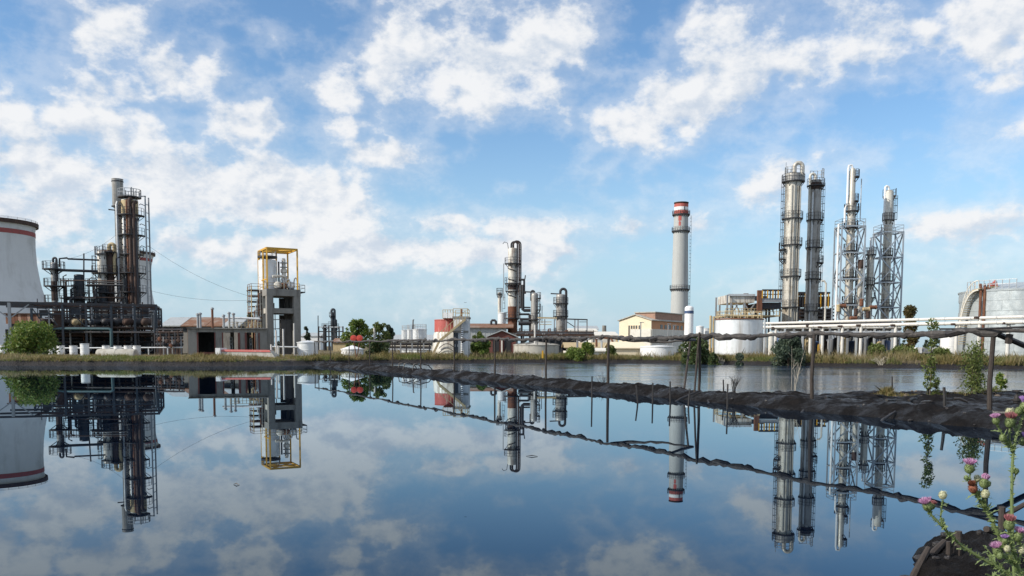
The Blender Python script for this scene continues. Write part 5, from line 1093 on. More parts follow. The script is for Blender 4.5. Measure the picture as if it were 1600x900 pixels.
for i in range(17):
    px = 1220+i*11; dd = D+2+(i*5 % 9); xx_ = X_(px,540,dd); hh = Z(523+(i*7 % 9),dd); v = thing('process_vessel', ('blue painted','rust brown','pale grey','black','tan')[i % 5]+' upright vessel in the shade below the crowded pipe rack', 'vessel', (xx_,dd,GZ), 'vessels under the pipe rack')
    MB().lathe((xx_,dd,0), [(.3,GZ-.1),(.32,GZ+.5),(.6,GZ+.6),(.6,hh-.3),(.4,hh-.05),(.001,hh)], 14).build('shell', ('blue_paint','rust_dark','grey_steel','dark_steel','tan_paint')[i % 5], v)
    part_tube(v, 'riser', [(xx_,dd,hh-.1),(xx_,dd,Z(512,dd))], .1, 'grey_steel', 6)
t = thing('yellow_ladder', 'bright yellow caged ladder at ground level under the pipe rack', 'ladder', (X_(1281.5,550,117), 117, GZ))
for px in (1278.5,1281.5,1284.5): part_bar(t, 'upright', (X_(px,540,117),117,GZ-.1), (X_(px,540,117),117,Z(537,117)), .12, 'yellow_paint')
for y in range(538,553,3): part_bar(t, 'rung', W(1278.5,y,117), W(1284.5,y,117), .09, 'yellow_paint')
# white twin pipes
for i, (ya, yb, rr, lab) in enumerate(((505.5,495,.17,'upper'),(511.5,503,.21,'lower'))):
    P = [W(1190+410*q, ya+(yb-ya)*q, 117-29*q) for q in [j/10 for j in range(11)]]+[W(1640, yb-1.2, 85.3), W(1720, yb-3.5, 81)]
    t = thing('white_pipeline', ('upper of the two long white pipes crossing before the tall columns','lower and thicker of the two long white pipes before the tall columns')[i], 'pipe', P[0])
    for j in range(12): part_tube(t, 'pipe_section', [P[j], P[j+1].lerp(P[j], .004)], rr, 'white_pole', 14)
    for j in range(1, 12): d_ = (P[j+1]-P[j]).normalized()*.09; part_tube(t, 'flange', [P[j]-d_*.5, P[j]+d_*.5], rr+.03, 'pale_steel', 14)
for i, (px, yt_, q) in enumerate(((1212,512,.05),(1266,509,.18),(1285,511,.23),(1316,509.5,.31),(1345,508,.38),(1399,508,.51),(1494,506.5,.74),(1530,496,.83),(1575,505,.93))):
    dd = 117-29*q; xx_ = X_(px,530,dd); t = thing('pipe_trestle', 'pale concrete post carrying the two long white pipes', 'pipe support', (xx_,dd,GZ), 'posts of the white pipes')
    part_tube(t, 'post', [(xx_,dd,tz(xx_,dd)-.2),(xx_,dd,Z(yt_,dd,px))], .2, 'white_pole', 10)
    MB().box((xx_,dd,Z(yt_,dd,px)-.02), 1.2, .4, .25).build('saddle', 'rust_dark', t, smooth=False)
# ================================================================== big tank at right edge
D = 104
r = 93*D/F; cX = X_(1601,520,D); zt = Z(453.5,D-4,1602)
t = thing('large_tank', 'huge grey plated tank with domed roof and a curved stair at the right edge', 'tank', (cX, D, GZ))
zb = GZ-.3; n_l = 7
for j in range(n_l):
    za, zc_ = zb+(zt-zb)*j/n_l, zb+(zt-zb)*(j+1)/n_l
    for i in range(32):
        a0 = 2*math.pi*(i+.5*(j % 2))/32; ro = r+RNG.uniform(-.03,.03)
        mb = MB(); vs = []
        for q in range(5):
            a = a0+2*math.pi/32*q/4*.998; bul = ro+.03*math.sin(math.pi*q/4)
            for (rr, z_) in ((bul,za+.012),(bul,zc_-.012),(r-.12,zc_-.012),(r-.12,za+.012)): vs.append((cX+rr*math.cos(a),D+rr*math.sin(a),z_))
        fs = [(q*4+k, q*4+4+k, q*4+4+(k+1)%4, q*4+(k+1)%4) for q in range(4) for k in range(4)]+[(0,1,2,3),(19,18,17,16)]
        if math.sin(a0+.1) < .35: mb.add(vs, fs).build('plate', 'big_tank', t)
MB().lathe((cX,D,0), [(r-.1,zb),(r-.1,zt)], 64, caps=False).build('inner_shell', 'big_tank', t)
MB().lathe((cX,D,0), [(r+.08,zt-.1),(r+.1,zt+.1),(r-.2,zt+.15)]+[(r*(1-q), zt+.15+1.15*math.sin(q*math.pi/2)) for q in (.1,.25,.45,.7,.97)]+[(.001,zt+1.32)], 64, caps=False).build('roof', 'big_tank', t)
# curved stair on the left flank
mb = MB(); hr = []; N_ = 34
for i in range(N_):
    tt = i/(N_-1); a = R(181+21*tt**1.7); z_ = zb+2.2+(zt-zb-2.0)*math.sin(tt*math.pi/2)
    d_ = Vector((math.cos(a),math.sin(a),0)); q = Vector((cX,D,z_))+d_*(r+.5)
    MB().box(q, .75, .45, .07, a).build('tread', 'tan_paint', t, smooth=False); hr.append(q+d_*.4)
for o_, nm in ((-.15,'stringer'),(1.0,'handrail')): part_tube(t, nm, [q+Vector((0,0,o_)) for q in hr], .1 if o_ < 0 else .06, 'pale_wall', 6)
for q in hr[::3]: part_bar(t, 'baluster', q, q+Vector((0,0,1)), .06, 'pale_wall')
a = R(203); dd_ = Vector((math.cos(a),math.sin(a),0))
for k in range(3): q = Vector((cX,D,0))+dd_*(r+.22)+Vector((-.3+.45*k,-.05*k,0)); part_tube(t, 'rusty_pipe', [(q.x,q.y,zb),(q.x,q.y,zt+.3),(q.x+.6,q.y+1.2,zt+.8)], .17, 'rust', 8)
railing(t, [(cX+(r-.3)*math.cos(R(a)),D+(r-.3)*math.sin(R(a)),zt+.15) for a in range(176,232,6)], 1.1, 'pale_steel', .08)
v = thing('hatch_gear', 'red gear box on the tank roof beside the stair head', 'hatch', W(1545,447,D-5))
q = Vector((cX,D,zt+.4))+dd_*(r-1.4)
MB().box(q+Vector((0,0,.35)), .8, .6, .4).build('box', 'faded_red', v, smooth=False); MB().lathe((q.x+.2,q.y,q.z+.6), [(.25,0),(.25,.15),(.08,.17),(.08,.3)], 12).build('wheel', 'faded_red', v)
MB().box(q, 1.6, 1.1, .3).build('base', 'tan_paint', v, smooth=False)
# small white dome behind the pipes at 1475 and white vans
tank('storage_tank', 'small domed white tank left of the huge plated tank', 1468, 1500, 522, 552, 122, 'white_paint', roof='dome', rh=.22, rings=1)
for i, px in enumerate((1432,1444,1456)):
    dd = 150; v = thing('parked_truck', 'small far parked truck with white box body behind the grass', 'truck', (X_(px,545,dd),dd,GZ), 'far parked trucks'); x_ = X_(px,545,dd)
    for sx in (-.55,.5):
        for sy in (-.5,.5): MB().lathe((x_+sx,dd+sy,GZ+.28), [(.1,-.1),(.28,-.1),(.28,.1),(.1,.1)], 12, 'Y').build('wheel', 'dark_steel', v)
    MB().box((x_+.15,dd,GZ+1.0), 1.1, 1.3, 1.05).build('box_body', 'white_paint' if i != 1 else 'grey_steel', v, smooth=False); MB().box((x_-.65,dd,GZ+.8), .5, 1.2, .75).build('cab', 'blue_paint' if i == 1 else 'white_paint', v, smooth=False)
    MB().box((x_-.66,dd-.61,GZ+.98), .3, .04, .3).build('window', 'glass', v, smooth=False)
# bird over the red banded tank
b = W(727,473,26); single('bird', 'tiny dark bird in the sky above the red banded tank', 'bird', MB().lathe(b, [(.001,-.02),(.005,-.012),(.008,0),(.005,.012),(.001,.022)], 8, 'Y').add([b+Vector(q)*.1 for q in ((0,-.08,.03),(0,.1,.03),(-.3,.05,.16),(-.5,.12,.1),(.3,.05,.16),(.5,.12,.1),(0,-.08,.05),(0,.1,.05),(-.3,.06,.18),(.3,.06,.18))], [(0,1,3,2),(6,2,3,7),(0,2,8,6),(1,0,4,5),(7,5,4,6),(6,4,9)]), 'dark_steel', b)
# ================================================================== vegetation
def leafcloud(centers, n, size, spread, flat=.0, squash=1.):
    """n leaf quads (as two-triangle rhombs) scattered round the given clump centres (x,y,z,r)"""
    C_ = np.array(centers); w_ = C_[:, 3]**2; idx = RNG.choice(len(C_), n, p=w_/w_.sum())
    d = RNG.normal(size=(n, 3)); d /= np.linalg.norm(d, axis=1)[:, None]; rad = RNG.uniform(.25, 1, n)**.5
    p = C_[idx, :3]+d*(C_[idx, 3]*rad*spread)[:, None]*np.array([1, 1, squash])
    a = RNG.normal(size=(n, 3)); a /= np.linalg.norm(a, axis=1)[:, None]; b = np.cross(a, RNG.normal(size=(n, 3))); b /= np.linalg.norm(b, axis=1)[:, None]
    sz = size*RNG.uniform(.4, 1.6, n)[:, None]
    v = np.stack([p-a*sz, p+b*sz*.45, p+a*sz, p-b*sz*.45], 1).reshape(-1, 3)
    return v, np.arange(4*n).reshape(-1, 4)
def plant(name, label, cat, px, yt, yb, wpx, D, mat, n, leaf_size, clumps=14, trunk=.12, shape='bush', group=None, z0=None, seed=0):
    rnd = random.Random(seed+int(px*7)); s = D/F; X = X_(px, yb, D); zb = (tz(X, D) if z0 is None else z0)-.05; zt = Z(yt, D, px); H = zt-zb; hw = wpx*s/2
    root = thing(name, label, cat, (X, D, zb), group); cl = []
    for i in range(clumps):
        if shape == 'bush': t = rnd.random()**.8; wv = math.sqrt(max(.05, 1-(t*.95)**2.2))*(1.15 if rnd.random() < .25 else .92); h = zb+H*(.10+.86*t)
        elif shape == 'tree': t = rnd.random(); wv = math.sin(math.pi*(.16+.78*t))**.6; h = zb+H*(.22+.70*t)
        else: t = (i+.5)/clumps; wv = (math.sin(math.pi*(.1+.82*t**.8))**.8) if shape == 'poplar' else .9-.5*t; h = zb+H*(.1+.86*t)
        a = rnd.uniform(0, 6.28); rr = math.sqrt(rnd.random())*.75; cr_ = {'bush':.34,'tree':.2,'poplar':.75,'sapling':.55}[shape]*hw*rnd.uniform(.4, 1.35)
        cl.append((X+math.cos(a)*rr*hw*wv, D+math.sin(a)*rr*hw*wv, min(h, zt-cr_*.5), cr_))
    mb = MB(); top = Vector((X, D, zb+H*(.75 if shape != 'bush' else .5)))
    mb.tube([(X,D,zb-.1), (X+rnd.uniform(-.1,.1)*hw,D,zb+H*.3), top], [trunk, trunk*.75, trunk*.25], 7)
    for c_ in cl[::2]:
        q = Vector((X,D,zb)).lerp(top, rnd.uniform(.25,.9)); e = Vector(c_[:3]); mb.tube([q, q.lerp(e,.5)+Vector((0,0,.08*H*rnd.random())), e], [trunk*.4, trunk*.25, trunk*.1], 5)
    mb.build('trunk', 'bark', root)
    v, f = leafcloud(cl, n, leaf_size, 1.0); npmesh('crown', v, f, mat, parent=root)
    return root
plant('bush', 'big bright green bush on the left bank before the process frame', 'bush', 52, 509, 556, 96, 92, 'leaf_fresh', 8500, .15, 46, .14)
plant('leafy_tree', 'leafy green tree with rounded crown behind the red valve wheels', 'tree', 557, 497, 552, 56, 118, 'leaf_fresh', 4600, .17, 46, .2, 'tree')
plant('leafy_tree', 'smaller loose green tree leaning right of the leafy tree', 'tree', 592, 503, 552, 46, 121, 'leaf_light', 3000, .17, 40, .18, 'tree')
plant('bush', 'dark green bush in the bank grass right of the flat white tank', 'bush', 590, 534, 555, 44, 100, 'leaf_dark', 3600, .15, 20, .1)
for i, (px, yt, wp) in enumerate(((607,508,8),(613,511,7))): plant('poplar_tree', 'slim far poplar tree right of the leafy tree', 'tree', px, yt, 545, wp, 230, 'leaf_far', 1200, .3, 12, .2, 'poplar', 'far poplars')
plant('poplar_tree', 'small dark far conifer beside the concrete tower', 'tree', 479, 510, 545, 8, 220, 'leaf_far', 1200, .3, 12, .2, 'poplar')
plant('leafy_tree', 'dark tree rising behind the ruin and service stair', 'tree', 391, 483, 545, 26, 150, 'leaf_dark', 3000, .25, 18, .2, 'tree')
plant('bush', 'olive bush before the warehouse next to the grey valve tower', 'bush', 747, 518, 552, 26, 125, 'leaf_light', 2600, .17, 16, .1)
plant('bush', 'dense green bush at the foot of the red shed', 'bush', 752, 528, 555, 36, 103, 'leaf_fresh', 4200, .15, 22, .1)
plant('bush', 'pointed green bush right of the round concrete tank', 'bush', 917, 537, 557, 30, 106, 'leaf_fresh', 3000, .15, 16, .08)
plant('bush', 'low spreading green bush between round tank and pointed bush', 'bush', 897, 546, 558, 40, 105, 'leaf_fresh', 2800, .14, 18, .07)
plant('bush', 'low green bush before the cream shed', 'bush', 955, 541, 558, 26, 106, 'leaf_light', 1800, .14, 12, .07)
plant('bush', 'dark round bush before the low white tank', 'bush', 1085, 529, 560, 60, 98, 'leaf_dark', 6500, .15, 30, .1)
plant('bush', 'small grey green bush at the silver tank\'s foot', 'bush', 1158, 551, 561, 22, 92, 'leaf_blue', 1600, .11, 10, .05)
plant('bush', 'small dark bush between dark round bush and silver tank', 'bush', 1115, 551, 561, 26, 94, 'leaf_dark', 1700, .12, 10, .05)
plant('bush', 'wide blue green shrub before the pale vessels', 'bush', 1233, 526, 559, 64, 90, 'leaf_blue', 6500, .14, 30, .09)
plant('bush', 'light green shrub right of the crowded pipe rack', 'bush', 1368, 540, 557, 40, 98, 'leaf_light', 3200, .14, 18, .07)
plant('bush', 'low green hedge clump under the far poplar', 'bush', 1415, 545, 558, 60, 98, 'leaf_light', 3400, .14, 20, .06)
plant('bush', 'low green clump before the small domed tank', 'bush', 1465, 547, 559, 46, 96, 'leaf_light', 2600, .13, 16, .06)
plant('poplar_tree', 'lone greenish brown poplar between the lattice tower and the huge tank', 'tree', 1420, 477, 556, 20, 160, 'leaf_autumn', 4200, .22, 18, .25, 'poplar')
for i in range(46):        # far tree line on the horizon
    px = -40+i*37+random.uniform(-12,12); D = random.uniform(420,560)
    plant('far_tree', 'small hazy tree on the far horizon behind the plant', 'tree', px, 541-random.uniform(7,16), 545, random.uniform(16,30), D, 'leaf_far', 420, .75, 9, .3, 'tree', 'trees along the horizon')

# --- grass along the far bank
def blades(P, h, wdt, lean):
    n = len(P); a = RNG.uniform(0, 2*np.pi, n); d = np.stack([np.cos(a), np.sin(a), 0*a], 1)
    l = RNG.normal(size=(n, 3))*lean; l[:, 2] = 0; tp = P+np.array([0,0,1])*h[:, None]+l*h[:, None]; md = P+np.array([0,0,.55])*h[:, None]+l*h[:, None]*.35
    v = np.stack([P-d*wdt[:, None], P+d*wdt[:, None], md+d*wdt[:, None]*.8, tp, md-d*wdt[:, None]*.8], 1).reshape(-1, 3)
    return v, np.arange(5*n).reshape(-1, 5)
def bank_grass(name, label, n, s0, s1, hmin, hmax, mat, thr, seed):
    u = RNG.uniform(-.72, .72, n); s_ = s0+(s1-s0)*RNG.random(n)**1.4; y = shore(u)+s_; x = u*y
    keep = (fbm(x*.25, y*.25, 3, seed)+.5) > thr; x, y = x[keep], y[keep]; z = terr(x, y)
    ok = z > .42; x, y, z = x[ok], y[ok], z[ok]; dens_ = fbm(x*.6, y*.6, 3, seed+5)+.55
    h = RNG.uniform(hmin, hmax, len(x))*np.clip(dens_*1.5, .35, 1.5)
    h = h*np.clip(.35+2.6*(fbm(x*.16, y*.4, 3, seed+21)+.28)+RNG.normal(size=len(x))*.12, .25, 1.7)
    h = h*np.interp(x/y*F+800, [0, 420, 520, 800, 1150, 1300, 1600], [.5, .5, .8, .85, .9, 1.1, 1.0])
    v, f = blades(np.stack([x, y, z-.03], 1), h, RNG.uniform(.010, .026, len(x)), .28)
    tag(npmesh(name, v, f, mat), label, 'grass', kind='stuff')
bank_grass('dry_grass', 'dry yellow grass along the far bank of the ponds', 120000, .7, 9, .25, .75, 'grass_dry', .42, 3)
bank_grass('green_grass', 'green grass patches along the far bank', 90000, .5, 10, .2, .6, 'grass_green', .42, 9)
bank_grass('straw_stalks', 'tall straw coloured stalks standing out of the bank grass', 16000, .8, 9, .6, 1.1, 'grass_straw', .45, 15)

# ================================================================== pipeline on poles
PX = [492,516,546,578,613,657,709,773,853,950,1092,1270,1549]
PZ = 2.5
pl_pts = []
for i, px in enumerate(PX):
    p = poleat(px); zb = bermz(p.x, p.y) if px > 470 else .4
    r_ = .046 if px < 900 else .056
    lean = Vector((random.uniform(-.04,.04), random.uniform(-.04,.04), 0)); w_ = random.uniform(.9, 1.15)
    pts = [Vector((p.x,p.y,zb-.3)), Vector((p.x,p.y,zb+.7))+lean, Vector((p.x,p.y,PZ-.08))]
    single('support_pole', 'dark thin upright pole carrying the lagged pipeline on the mud berm', 'pole', MB().tube(pts, [r_*w_*1.1, r_*w_, r_*w_*.95], 8), 'wood', (p.x,p.y,zb), 'poles of the pipeline')
    pl_pts.append(Vector((p.x,p.y,PZ)))
ext = (pl_pts[-1]-pl_pts[-2]).normalized(); pl_pts.append(pl_pts[-1]+ext*7)
pipe = thing('lagged_pipeline', 'long sagging pipeline wrapped in torn black lagging above the mud berm', 'pipeline', pl_pts[-2]-Vector((0,0,.1)))
for i in range(len(pl_pts)-1):
    a, b = pl_pts[i], pl_pts[i+1]; n_ = 26 if i > 6 else 12; pts, rs = [], []
    for k in range(n_+1):
        q = k/n_; sg = (.04,.13,.07,.10)[i % 4]; base = a.lerp(b, q)-Vector((0,0,sg*4*q*(1-q)))
        base += Vector((random.uniform(-.02,.02), random.uniform(-.02,.02), random.uniform(-.025,.025))) if 0 < k < n_ else Vector()
        pts.append(base); rs.append(.068*random.uniform(.7,1.4) if 0 < k < n_ else .068)
    part_tube(pipe, 'pipe_section', pts, rs, 'lagging', 9)
    for k in range(8 if i > 5 else 3):      # torn rags of lagging
        q = random.random(); c_ = a.lerp(b, q)-Vector((0,0,.06*4*q*(1-q))); d_ = (b-a).normalized(); L = random.uniform(.2,.6)
        part_tube(pipe, 'torn_lagging', [c_-d_*L+Vector((0,0,-.02)), c_-d_*L*.3+Vector((random.uniform(-.05,.05),0,random.uniform(-.11,-.02))), c_+d_*L*.4+Vector((0,random.uniform(-.05,.05),random.uniform(-.09,.04))), c_+d_*L], [.05,.10,.11,.05], 'tarred' if k % 2 else 'lagging', 7)
# branch pipe between 955 and 1090
q0, q1 = poleat(955), W(1086,529,36.2)
a = Vector((q0.x,q0.y,PZ-.05)); b = Vector((q1.x,q1.y,2.33)); bp = thing('branch_pipe', 'short drooping branch pipe behind the pipeline near the doubled poles', 'pipe', b)
pts = [a.lerp(b,k/14)+Vector((0,0,random.uniform(-.04,.03)-.12*math.sin(math.pi*k/14))) for k in range(15)]
part_tube(bp, 'pipe', pts, [.06*random.uniform(.7,1.4) for _ in pts], 'lagging', 8)
e = poleat(1047); part_tube(bp, 'pipe', [b, b.lerp(Vector((e.x,e.y,2.42)),.5)+Vector((0,0,-.03)), Vector((e.x,e.y,2.42))], .06, 'tarred', 8)
lb = W(1068,600,34); single('support_pole', 'leaning pole under the drooping branch pipe', 'pole', MB().tube([(lb.x,lb.y,bermz(lb.x,lb.y)-.3), (W(1074,560,35).x,35,1.3), (b.x-.2,b.y,2.3)], .045, 8), 'wood', (lb.x,lb.y,.3))
p = poleat(1092); single('support_pole', 'second thinner pole tied against the pipeline pole by the branch pipe', 'pole', MB().tube([(p.x-.25,p.y-.3,bermz(p.x,p.y)-.3), (p.x-.12,p.y-.1,1.5), (p.x-.04,p.y-.1,2.6)], .04, 7), 'wood', (p.x-.25,p.y-.3,.2))
# right end: strut and hanger
p = pl_pts[-2]; st2 = thing('strut_pipe', 'slanting dark strut falling to the right from the last pipeline pole', 'pipe', p)
part_tube(st2, 'strut', [W(1556,521,22), W(1580,531,22.2), W(1612,545,22.5), W(1680,575,23)], .075, 'tarred', 9)
part_bar(st2, 'hanger', W(1578,522,21.9), W(1575,537,21.9), .12, 'wood', .12)
part_tube(st2, 'upper_rod', [W(1470,514,24), W(1530,514,22.4), W(1600,511,21)], .03, 'tarred', 6)
# ================================================================== stakes, sticks, debris on the berm
def stake(px, y0, y1, label, D=None, r=.03, leanx=0, group=None):
    base = G(px, y1, .32) if D is None else W(px, y1, D); zb = bermz(base.x, base.y); top = W(px+leanx, y0, base.y)
    return single('stake', label, 'stake', MB().tube([(base.x,base.y,zb-.25), ((base.x+top.x)/2,base.y,(zb+top.z)/2), top], [r*1.1,r,r*.9], 7), 'tarred', (base.x,base.y,zb), group)
stake(1477, 605, 637, 'short dark stake stuck in the wide mud flat', None, .045, -2)
stake(1450, 606, 617, 'stub of a stake at the back edge of the mud flat', None, .05)
stake(1394, 588, 616, 'thin stake at the pond edge by the yellow grass tuft', None, .03)
for i, (px, y0, y1, l) in enumerate(((925,588,614,0),(998,602,616,-4),(1020,598,616,0),(1048,596,617,-1),(1137,600,624,0),(1131,593,612,-1),(1075,607,620,3))): stake(px, y0, y1, 'thin crooked stake leaning out of the berm\'s water edge', None, .03, l, 'stakes on the berm edge')
def stick(px0, y0, px1, y1, z0, z1, r, label, group='driftwood sticks on the berm'):
    a, b = G(px0,y0,z0), G(px1,y1,z1); a.z = bermz(a.x,a.y)+z0*.3; b.z = bermz(b.x,b.y)+r+z1*.15
    m1 = a.lerp(b,.4)+Vector((random.uniform(-.05,.05),0,random.uniform(0,.05)))
    single('driftwood', label, 'stick', MB().tube([a, m1, b], [r,r*.95,r*.7], 7), 'tarred', a, group)
for (a, b, c_, d_) in ((1218,632,1240,613),(1243,636,1277,616),(1372,645,1399,637),(1290,628,1298,624),(1385,634,1399,629),(1420,632,1432,628),(990,617,1030,613),(1047,617,1092,612),(1050,622,1085,628),(1093,612,1112,618),(1010,612,1029,622),(1114,620,1144,623),(1490,636,1512,634),(1440,634,1455,636)):
    stick(a, b, c_, d_, .25, .3, .045, 'black driftwood stick lying on the mud berm')
lp = thing('fallen_pipe', 'black pipe lying on the mud right of the last pole', 'pipe', G(1556,640,.4))
a, b = G(1552,641,.42), G(1640,645,.42); part_tube(lp, 'pipe', [(a.x,a.y,bermz(a.x,a.y)+.08), (b.x,b.y,bermz(a.x,a.y)+.1)], .06, 'tarred', 9)
vb = G(1589,628,.35); v = thing('gate_valve', 'black hand wheel valve standing on the mud at the right', 'valve', (vb.x,vb.y,bermz(vb.x,vb.y)))
zb = bermz(vb.x,vb.y); MB().lathe((vb.x,vb.y,zb), [(.11,-.1),(.11,.08),(.16,.09),(.16,.14),(.09,.16),(.08,.26),(.03,.28),(.03,.40)], 12).build('body', 'tarred', v)
MB().lathe((vb.x,vb.y,zb+.40), [(.12,-.018),(.15,-.018),(.15,.018),(.12,.018),(.12,-.018)], 18, caps=False).build('hand_wheel', 'tarred', v)
for a in (0, 60, 120): part_bar(v, 'spoke', (vb.x-.13*math.cos(R(a)),vb.y-.13*math.sin(R(a)),zb+.4), (vb.x+.13*math.cos(R(a)),vb.y+.13*math.sin(R(a)),zb+.4), .02, 'tarred')
for (px, y) in ((632,577),(640,579),(655,574)):      # bent rods at the berm gap
    b_ = poleat(px); zb = .35; L = Vector((-.4,.9,0)); c_ = Vector((b_.x,b_.y,zb))
    single('bent_rod', 'bent black rod sticking out of the berm gap', 'rod', MB().tube([c_-Vector((.5,0,.1)), c_+Vector((-.4,0,.35)), c_+Vector((0,0,.45)), c_+Vector((.7,0,.25)), c_+Vector((1.0,0,-.1))], .04, 6), 'tarred', c_, 'bent rods at the berm gap')
# stones and lumps on the shore of the berm and near bank
def stone(p, r, label, group, mat='tarred'):
    mb = MB(); vs = []; nl, nm = 5, 8; rs = random.Random(int(p[0]*911+p[1]*77)); sx, sy, sz = rs.uniform(.7,1.3), rs.uniform(.7,1.3), rs.uniform(.45,.8)
    prof = []
    for i in range(nl):
        t = math.pi*(i+.5)/nl
        for j in range(nm): a = 2*math.pi*j/nm; k = rs.uniform(.78,1.15); vs.append((p[0]+r*sx*k*math.sin(t)*math.cos(a), p[1]+r*sy*k*math.sin(t)*math.sin(a), p[2]+r*sz*k*math.cos(t)))
    fs = [(i*nm+j, (i+1)*nm+j, (i+1)*nm+(j+1)%nm, i*nm+(j+1)%nm) for i in range(nl-1) for j in range(nm)]+[tuple(range(nm)), tuple((nl-1)*nm+j for j in range(nm-1,-1,-1))]
    mb.add(vs, fs); o = mb.build('stone', mat, None, p, False); tag(o, label, 'stone', group)
for i in range(46):
    px = random.uniform(1040,1600); s_n = random.uniform(-.2,1.5); p = poleat(px); q = Vector((p.x+ndir.x*s_n, p.y+ndir.y*s_n)); z_ = bermz(q.x,q.y)
    if z_ > 0: stone((q.x,q.y,z_+.0), random.uniform(.02,.065), 'tarry lump on the berm\'s water side', 'lumps on the berm')
for i in range(60):
    px = random.uniform(1395,1560); b_ = G(px, random.uniform(613,619), .34); stone((b_.x,b_.y,bermz(b_.x,b_.y)+.02), random.uniform(.03,.09), 'pale brown clod at the back edge of the mud flat', 'clods at the mud flat edge', 'clod' if i % 3 == 0 else 'tarred')
for (px, y, r_) in ((1420,886,.11),(1440,872,.10),(1452,868,.07),(1465,862,.09),(1433,893,.09),(1475,857,.06),(1488,852,.09),(1410,895,.08),(1462,880,.05),(1545,838,.09),(1562,834,.07),(1500,868,.05),(1530,850,.06),(1480,880,.05),(1400,899,.06)):
    q = G(px, y, .12); stone((q.x,q.y,max(bankz(q.x,q.y),.0)+r_*.1), r_*.6, 'jagged dark stone at the edge of the near bank', 'stones on the near bank')
for (px, y0, y1, r_, lab) in ((1496,830,866,.034,'broken off dark post stump at the near bank edge'),(1481,846,868,.022,'shorter splintered stump left of the post stump')):
    q = G(px, y1, .15); zb = bankz(q.x,q.y); tp = W(px, y0, q.y); single('stump', lab, 'stump', MB().tube([(q.x,q.y,zb-.15),(q.x+.005,q.y,(zb+tp.z)/2),(q.x,q.y,tp.z)], [r_*1.15,r_,r_*.9], 8), 'wood', (q.x,q.y,zb))
for (x0, y0, x1, y1, lab) in ((1405,893,1450,868,'split log at the water edge of the near bank'),(1425,878,1475,858,'tarry plank behind the split log'),(1540,848,1590,832,'brown log lying on the near bank by the thistles')):
    a, b = G(x0,y0,.15), G(x1,y1,.15); a.z = bankz(a.x,a.y)+.05; b.z = max(bankz(b.x,b.y),0)+.05
    single('log', lab, 'log', MB().tube([a, a.lerp(b,.5)+Vector((.02,.03,.02)), b], [.03,.038,.026], 8), 'wood', a)
q = G(1572,800,.3); zb = bankz(q.x,q.y); rk = thing('fence_stub', 'dark timber stub with a slanting rail at the right of the near bank', 'fence', (q.x,q.y,zb))
a_ = W(1566,815,q.y); part_tube(rk, 'post', [(a_.x,q.y,zb-.1), W(1566,792,q.y)], [.04,.033], 'wood'); part_tube(rk, 'rail', [W(1564,809,q.y), W(1600,790,q.y)+Vector((0,0,.01)), W(1640,772,q.y)], .026, 'wood')
# floating debris
for (x0, y0, x1, y1) in ((822,713,840,713.5),(365,757,374,758)):
    a, b = G(x0,y0,.0), G(x1,y1,.0); single('floating_stick', 'thin dark stick floating on the oily pond', 'stick', MB().tube([a+Vector((0,0,.005)), a.lerp(b,.5)+Vector((0,0,.02)), b+Vector((0,0,.005))], [.003,.009,.004], 5), 'tarred', a, 'sticks floating on the pond')
# ================================================================== saplings, dead stems, tufts on the berm
plant('sapling', 'tall thin sapling with sparse light leaves on the mud flat', 'sapling', 1453, 497, 612, 26, 30, 'leaf_light', 900, .055, 26, .02, 'sapling', z0=.35)
plant('shrub', 'upright leafy green shrub on the mud flat left of the last pole', 'shrub', 1519, 537, 612, 31, 30, 'leaf_light', 2100, .042, 34, .03, 'poplar', z0=.35)
plant('shrub', 'second upright shoot behind the leafy green shrub', 'shrub', 1527, 530, 612, 22, 30.5, 'leaf_light', 800, .042, 24, .03, 'poplar', z0=.35)
plant('shrub', 'small shrub in the grass right of the last pole', 'shrub', 1563, 584, 610, 24, 33, 'leaf_fresh', 1100, .05, 14, .02, 'bush', z0=.33)
plant('shrub', 'tiny twiggy shoot beside the tall thin sapling', 'shrub', 1462, 592, 612, 14, 30, 'leaf_light', 260, .04, 10, .015, 'sapling', z0=.35)
def stems(name, label, px, y0, y1, n, spread, mat, r=.012, D=None, cat='dead stems'):
    b = G(px, y1, .33) if D is None else W(px,y1,D); zb = bermz(b.x,b.y) if D is None else tz(b.x,b.y); H = W(px,y0,b.y).z-zb; t = thing(name, label, cat, (b.x,b.y,zb))
    for i in range(n):
        rs = random.Random(i*31+int(px)); dx_ = rs.uniform(-1,1)*spread; h = H*rs.uniform(.55,1); bx0 = b.x+rs.uniform(-.25,.25)*spread
        P = [Vector((bx0,b.y+rs.uniform(-.1,.1),zb-.1)), Vector((bx0+dx_*.3,b.y,zb+h*.5)), Vector((bx0+dx_,b.y+rs.uniform(-.1,.1),zb+h))]
        st0 = part_tube(t, 'stem', P, [r,r*.8,r*.3], mat, 5)
        for k in range(3): q = P[1].lerp(P[2], rs.uniform(0,.7)); part_tube(st0, 'twig', [q, q+Vector((rs.uniform(-.2,.2),rs.uniform(-.1,.1),rs.uniform(.1,.3)))], r*.4, mat, 4)
stems('dead_shrub', 'bleached dead stems fanning up from the berm before the blue green shrub', 1240, 538, 610, 7, .4, 'pale_stem', .008)
stems('dead_reeds', 'short dark dead reeds at the berm near the doubled poles', 1147, 588, 614, 14, .25, 'tarred', .01)
stems('dead_reeds', 'dark twiggy reeds on the berm crest beside a pole', 942, 580, 593, 14, .4, 'tarred', .01)
stems('dead_reeds', 'dark twiggy tuft at the berm hump', 706, 572, 577, 14, .5, 'tarred', .015)
stems('dead_reeds', 'short bleached twigs on the bank before the dark round bush', 1128, 553, 569, 8, .6, 'pale_stem', .02, 95)
stems('dead_reeds', 'short bleached twigs on the bank right of the crowded rack', 1375, 556, 572, 12, 1.2, 'pale_stem', .02, 84)
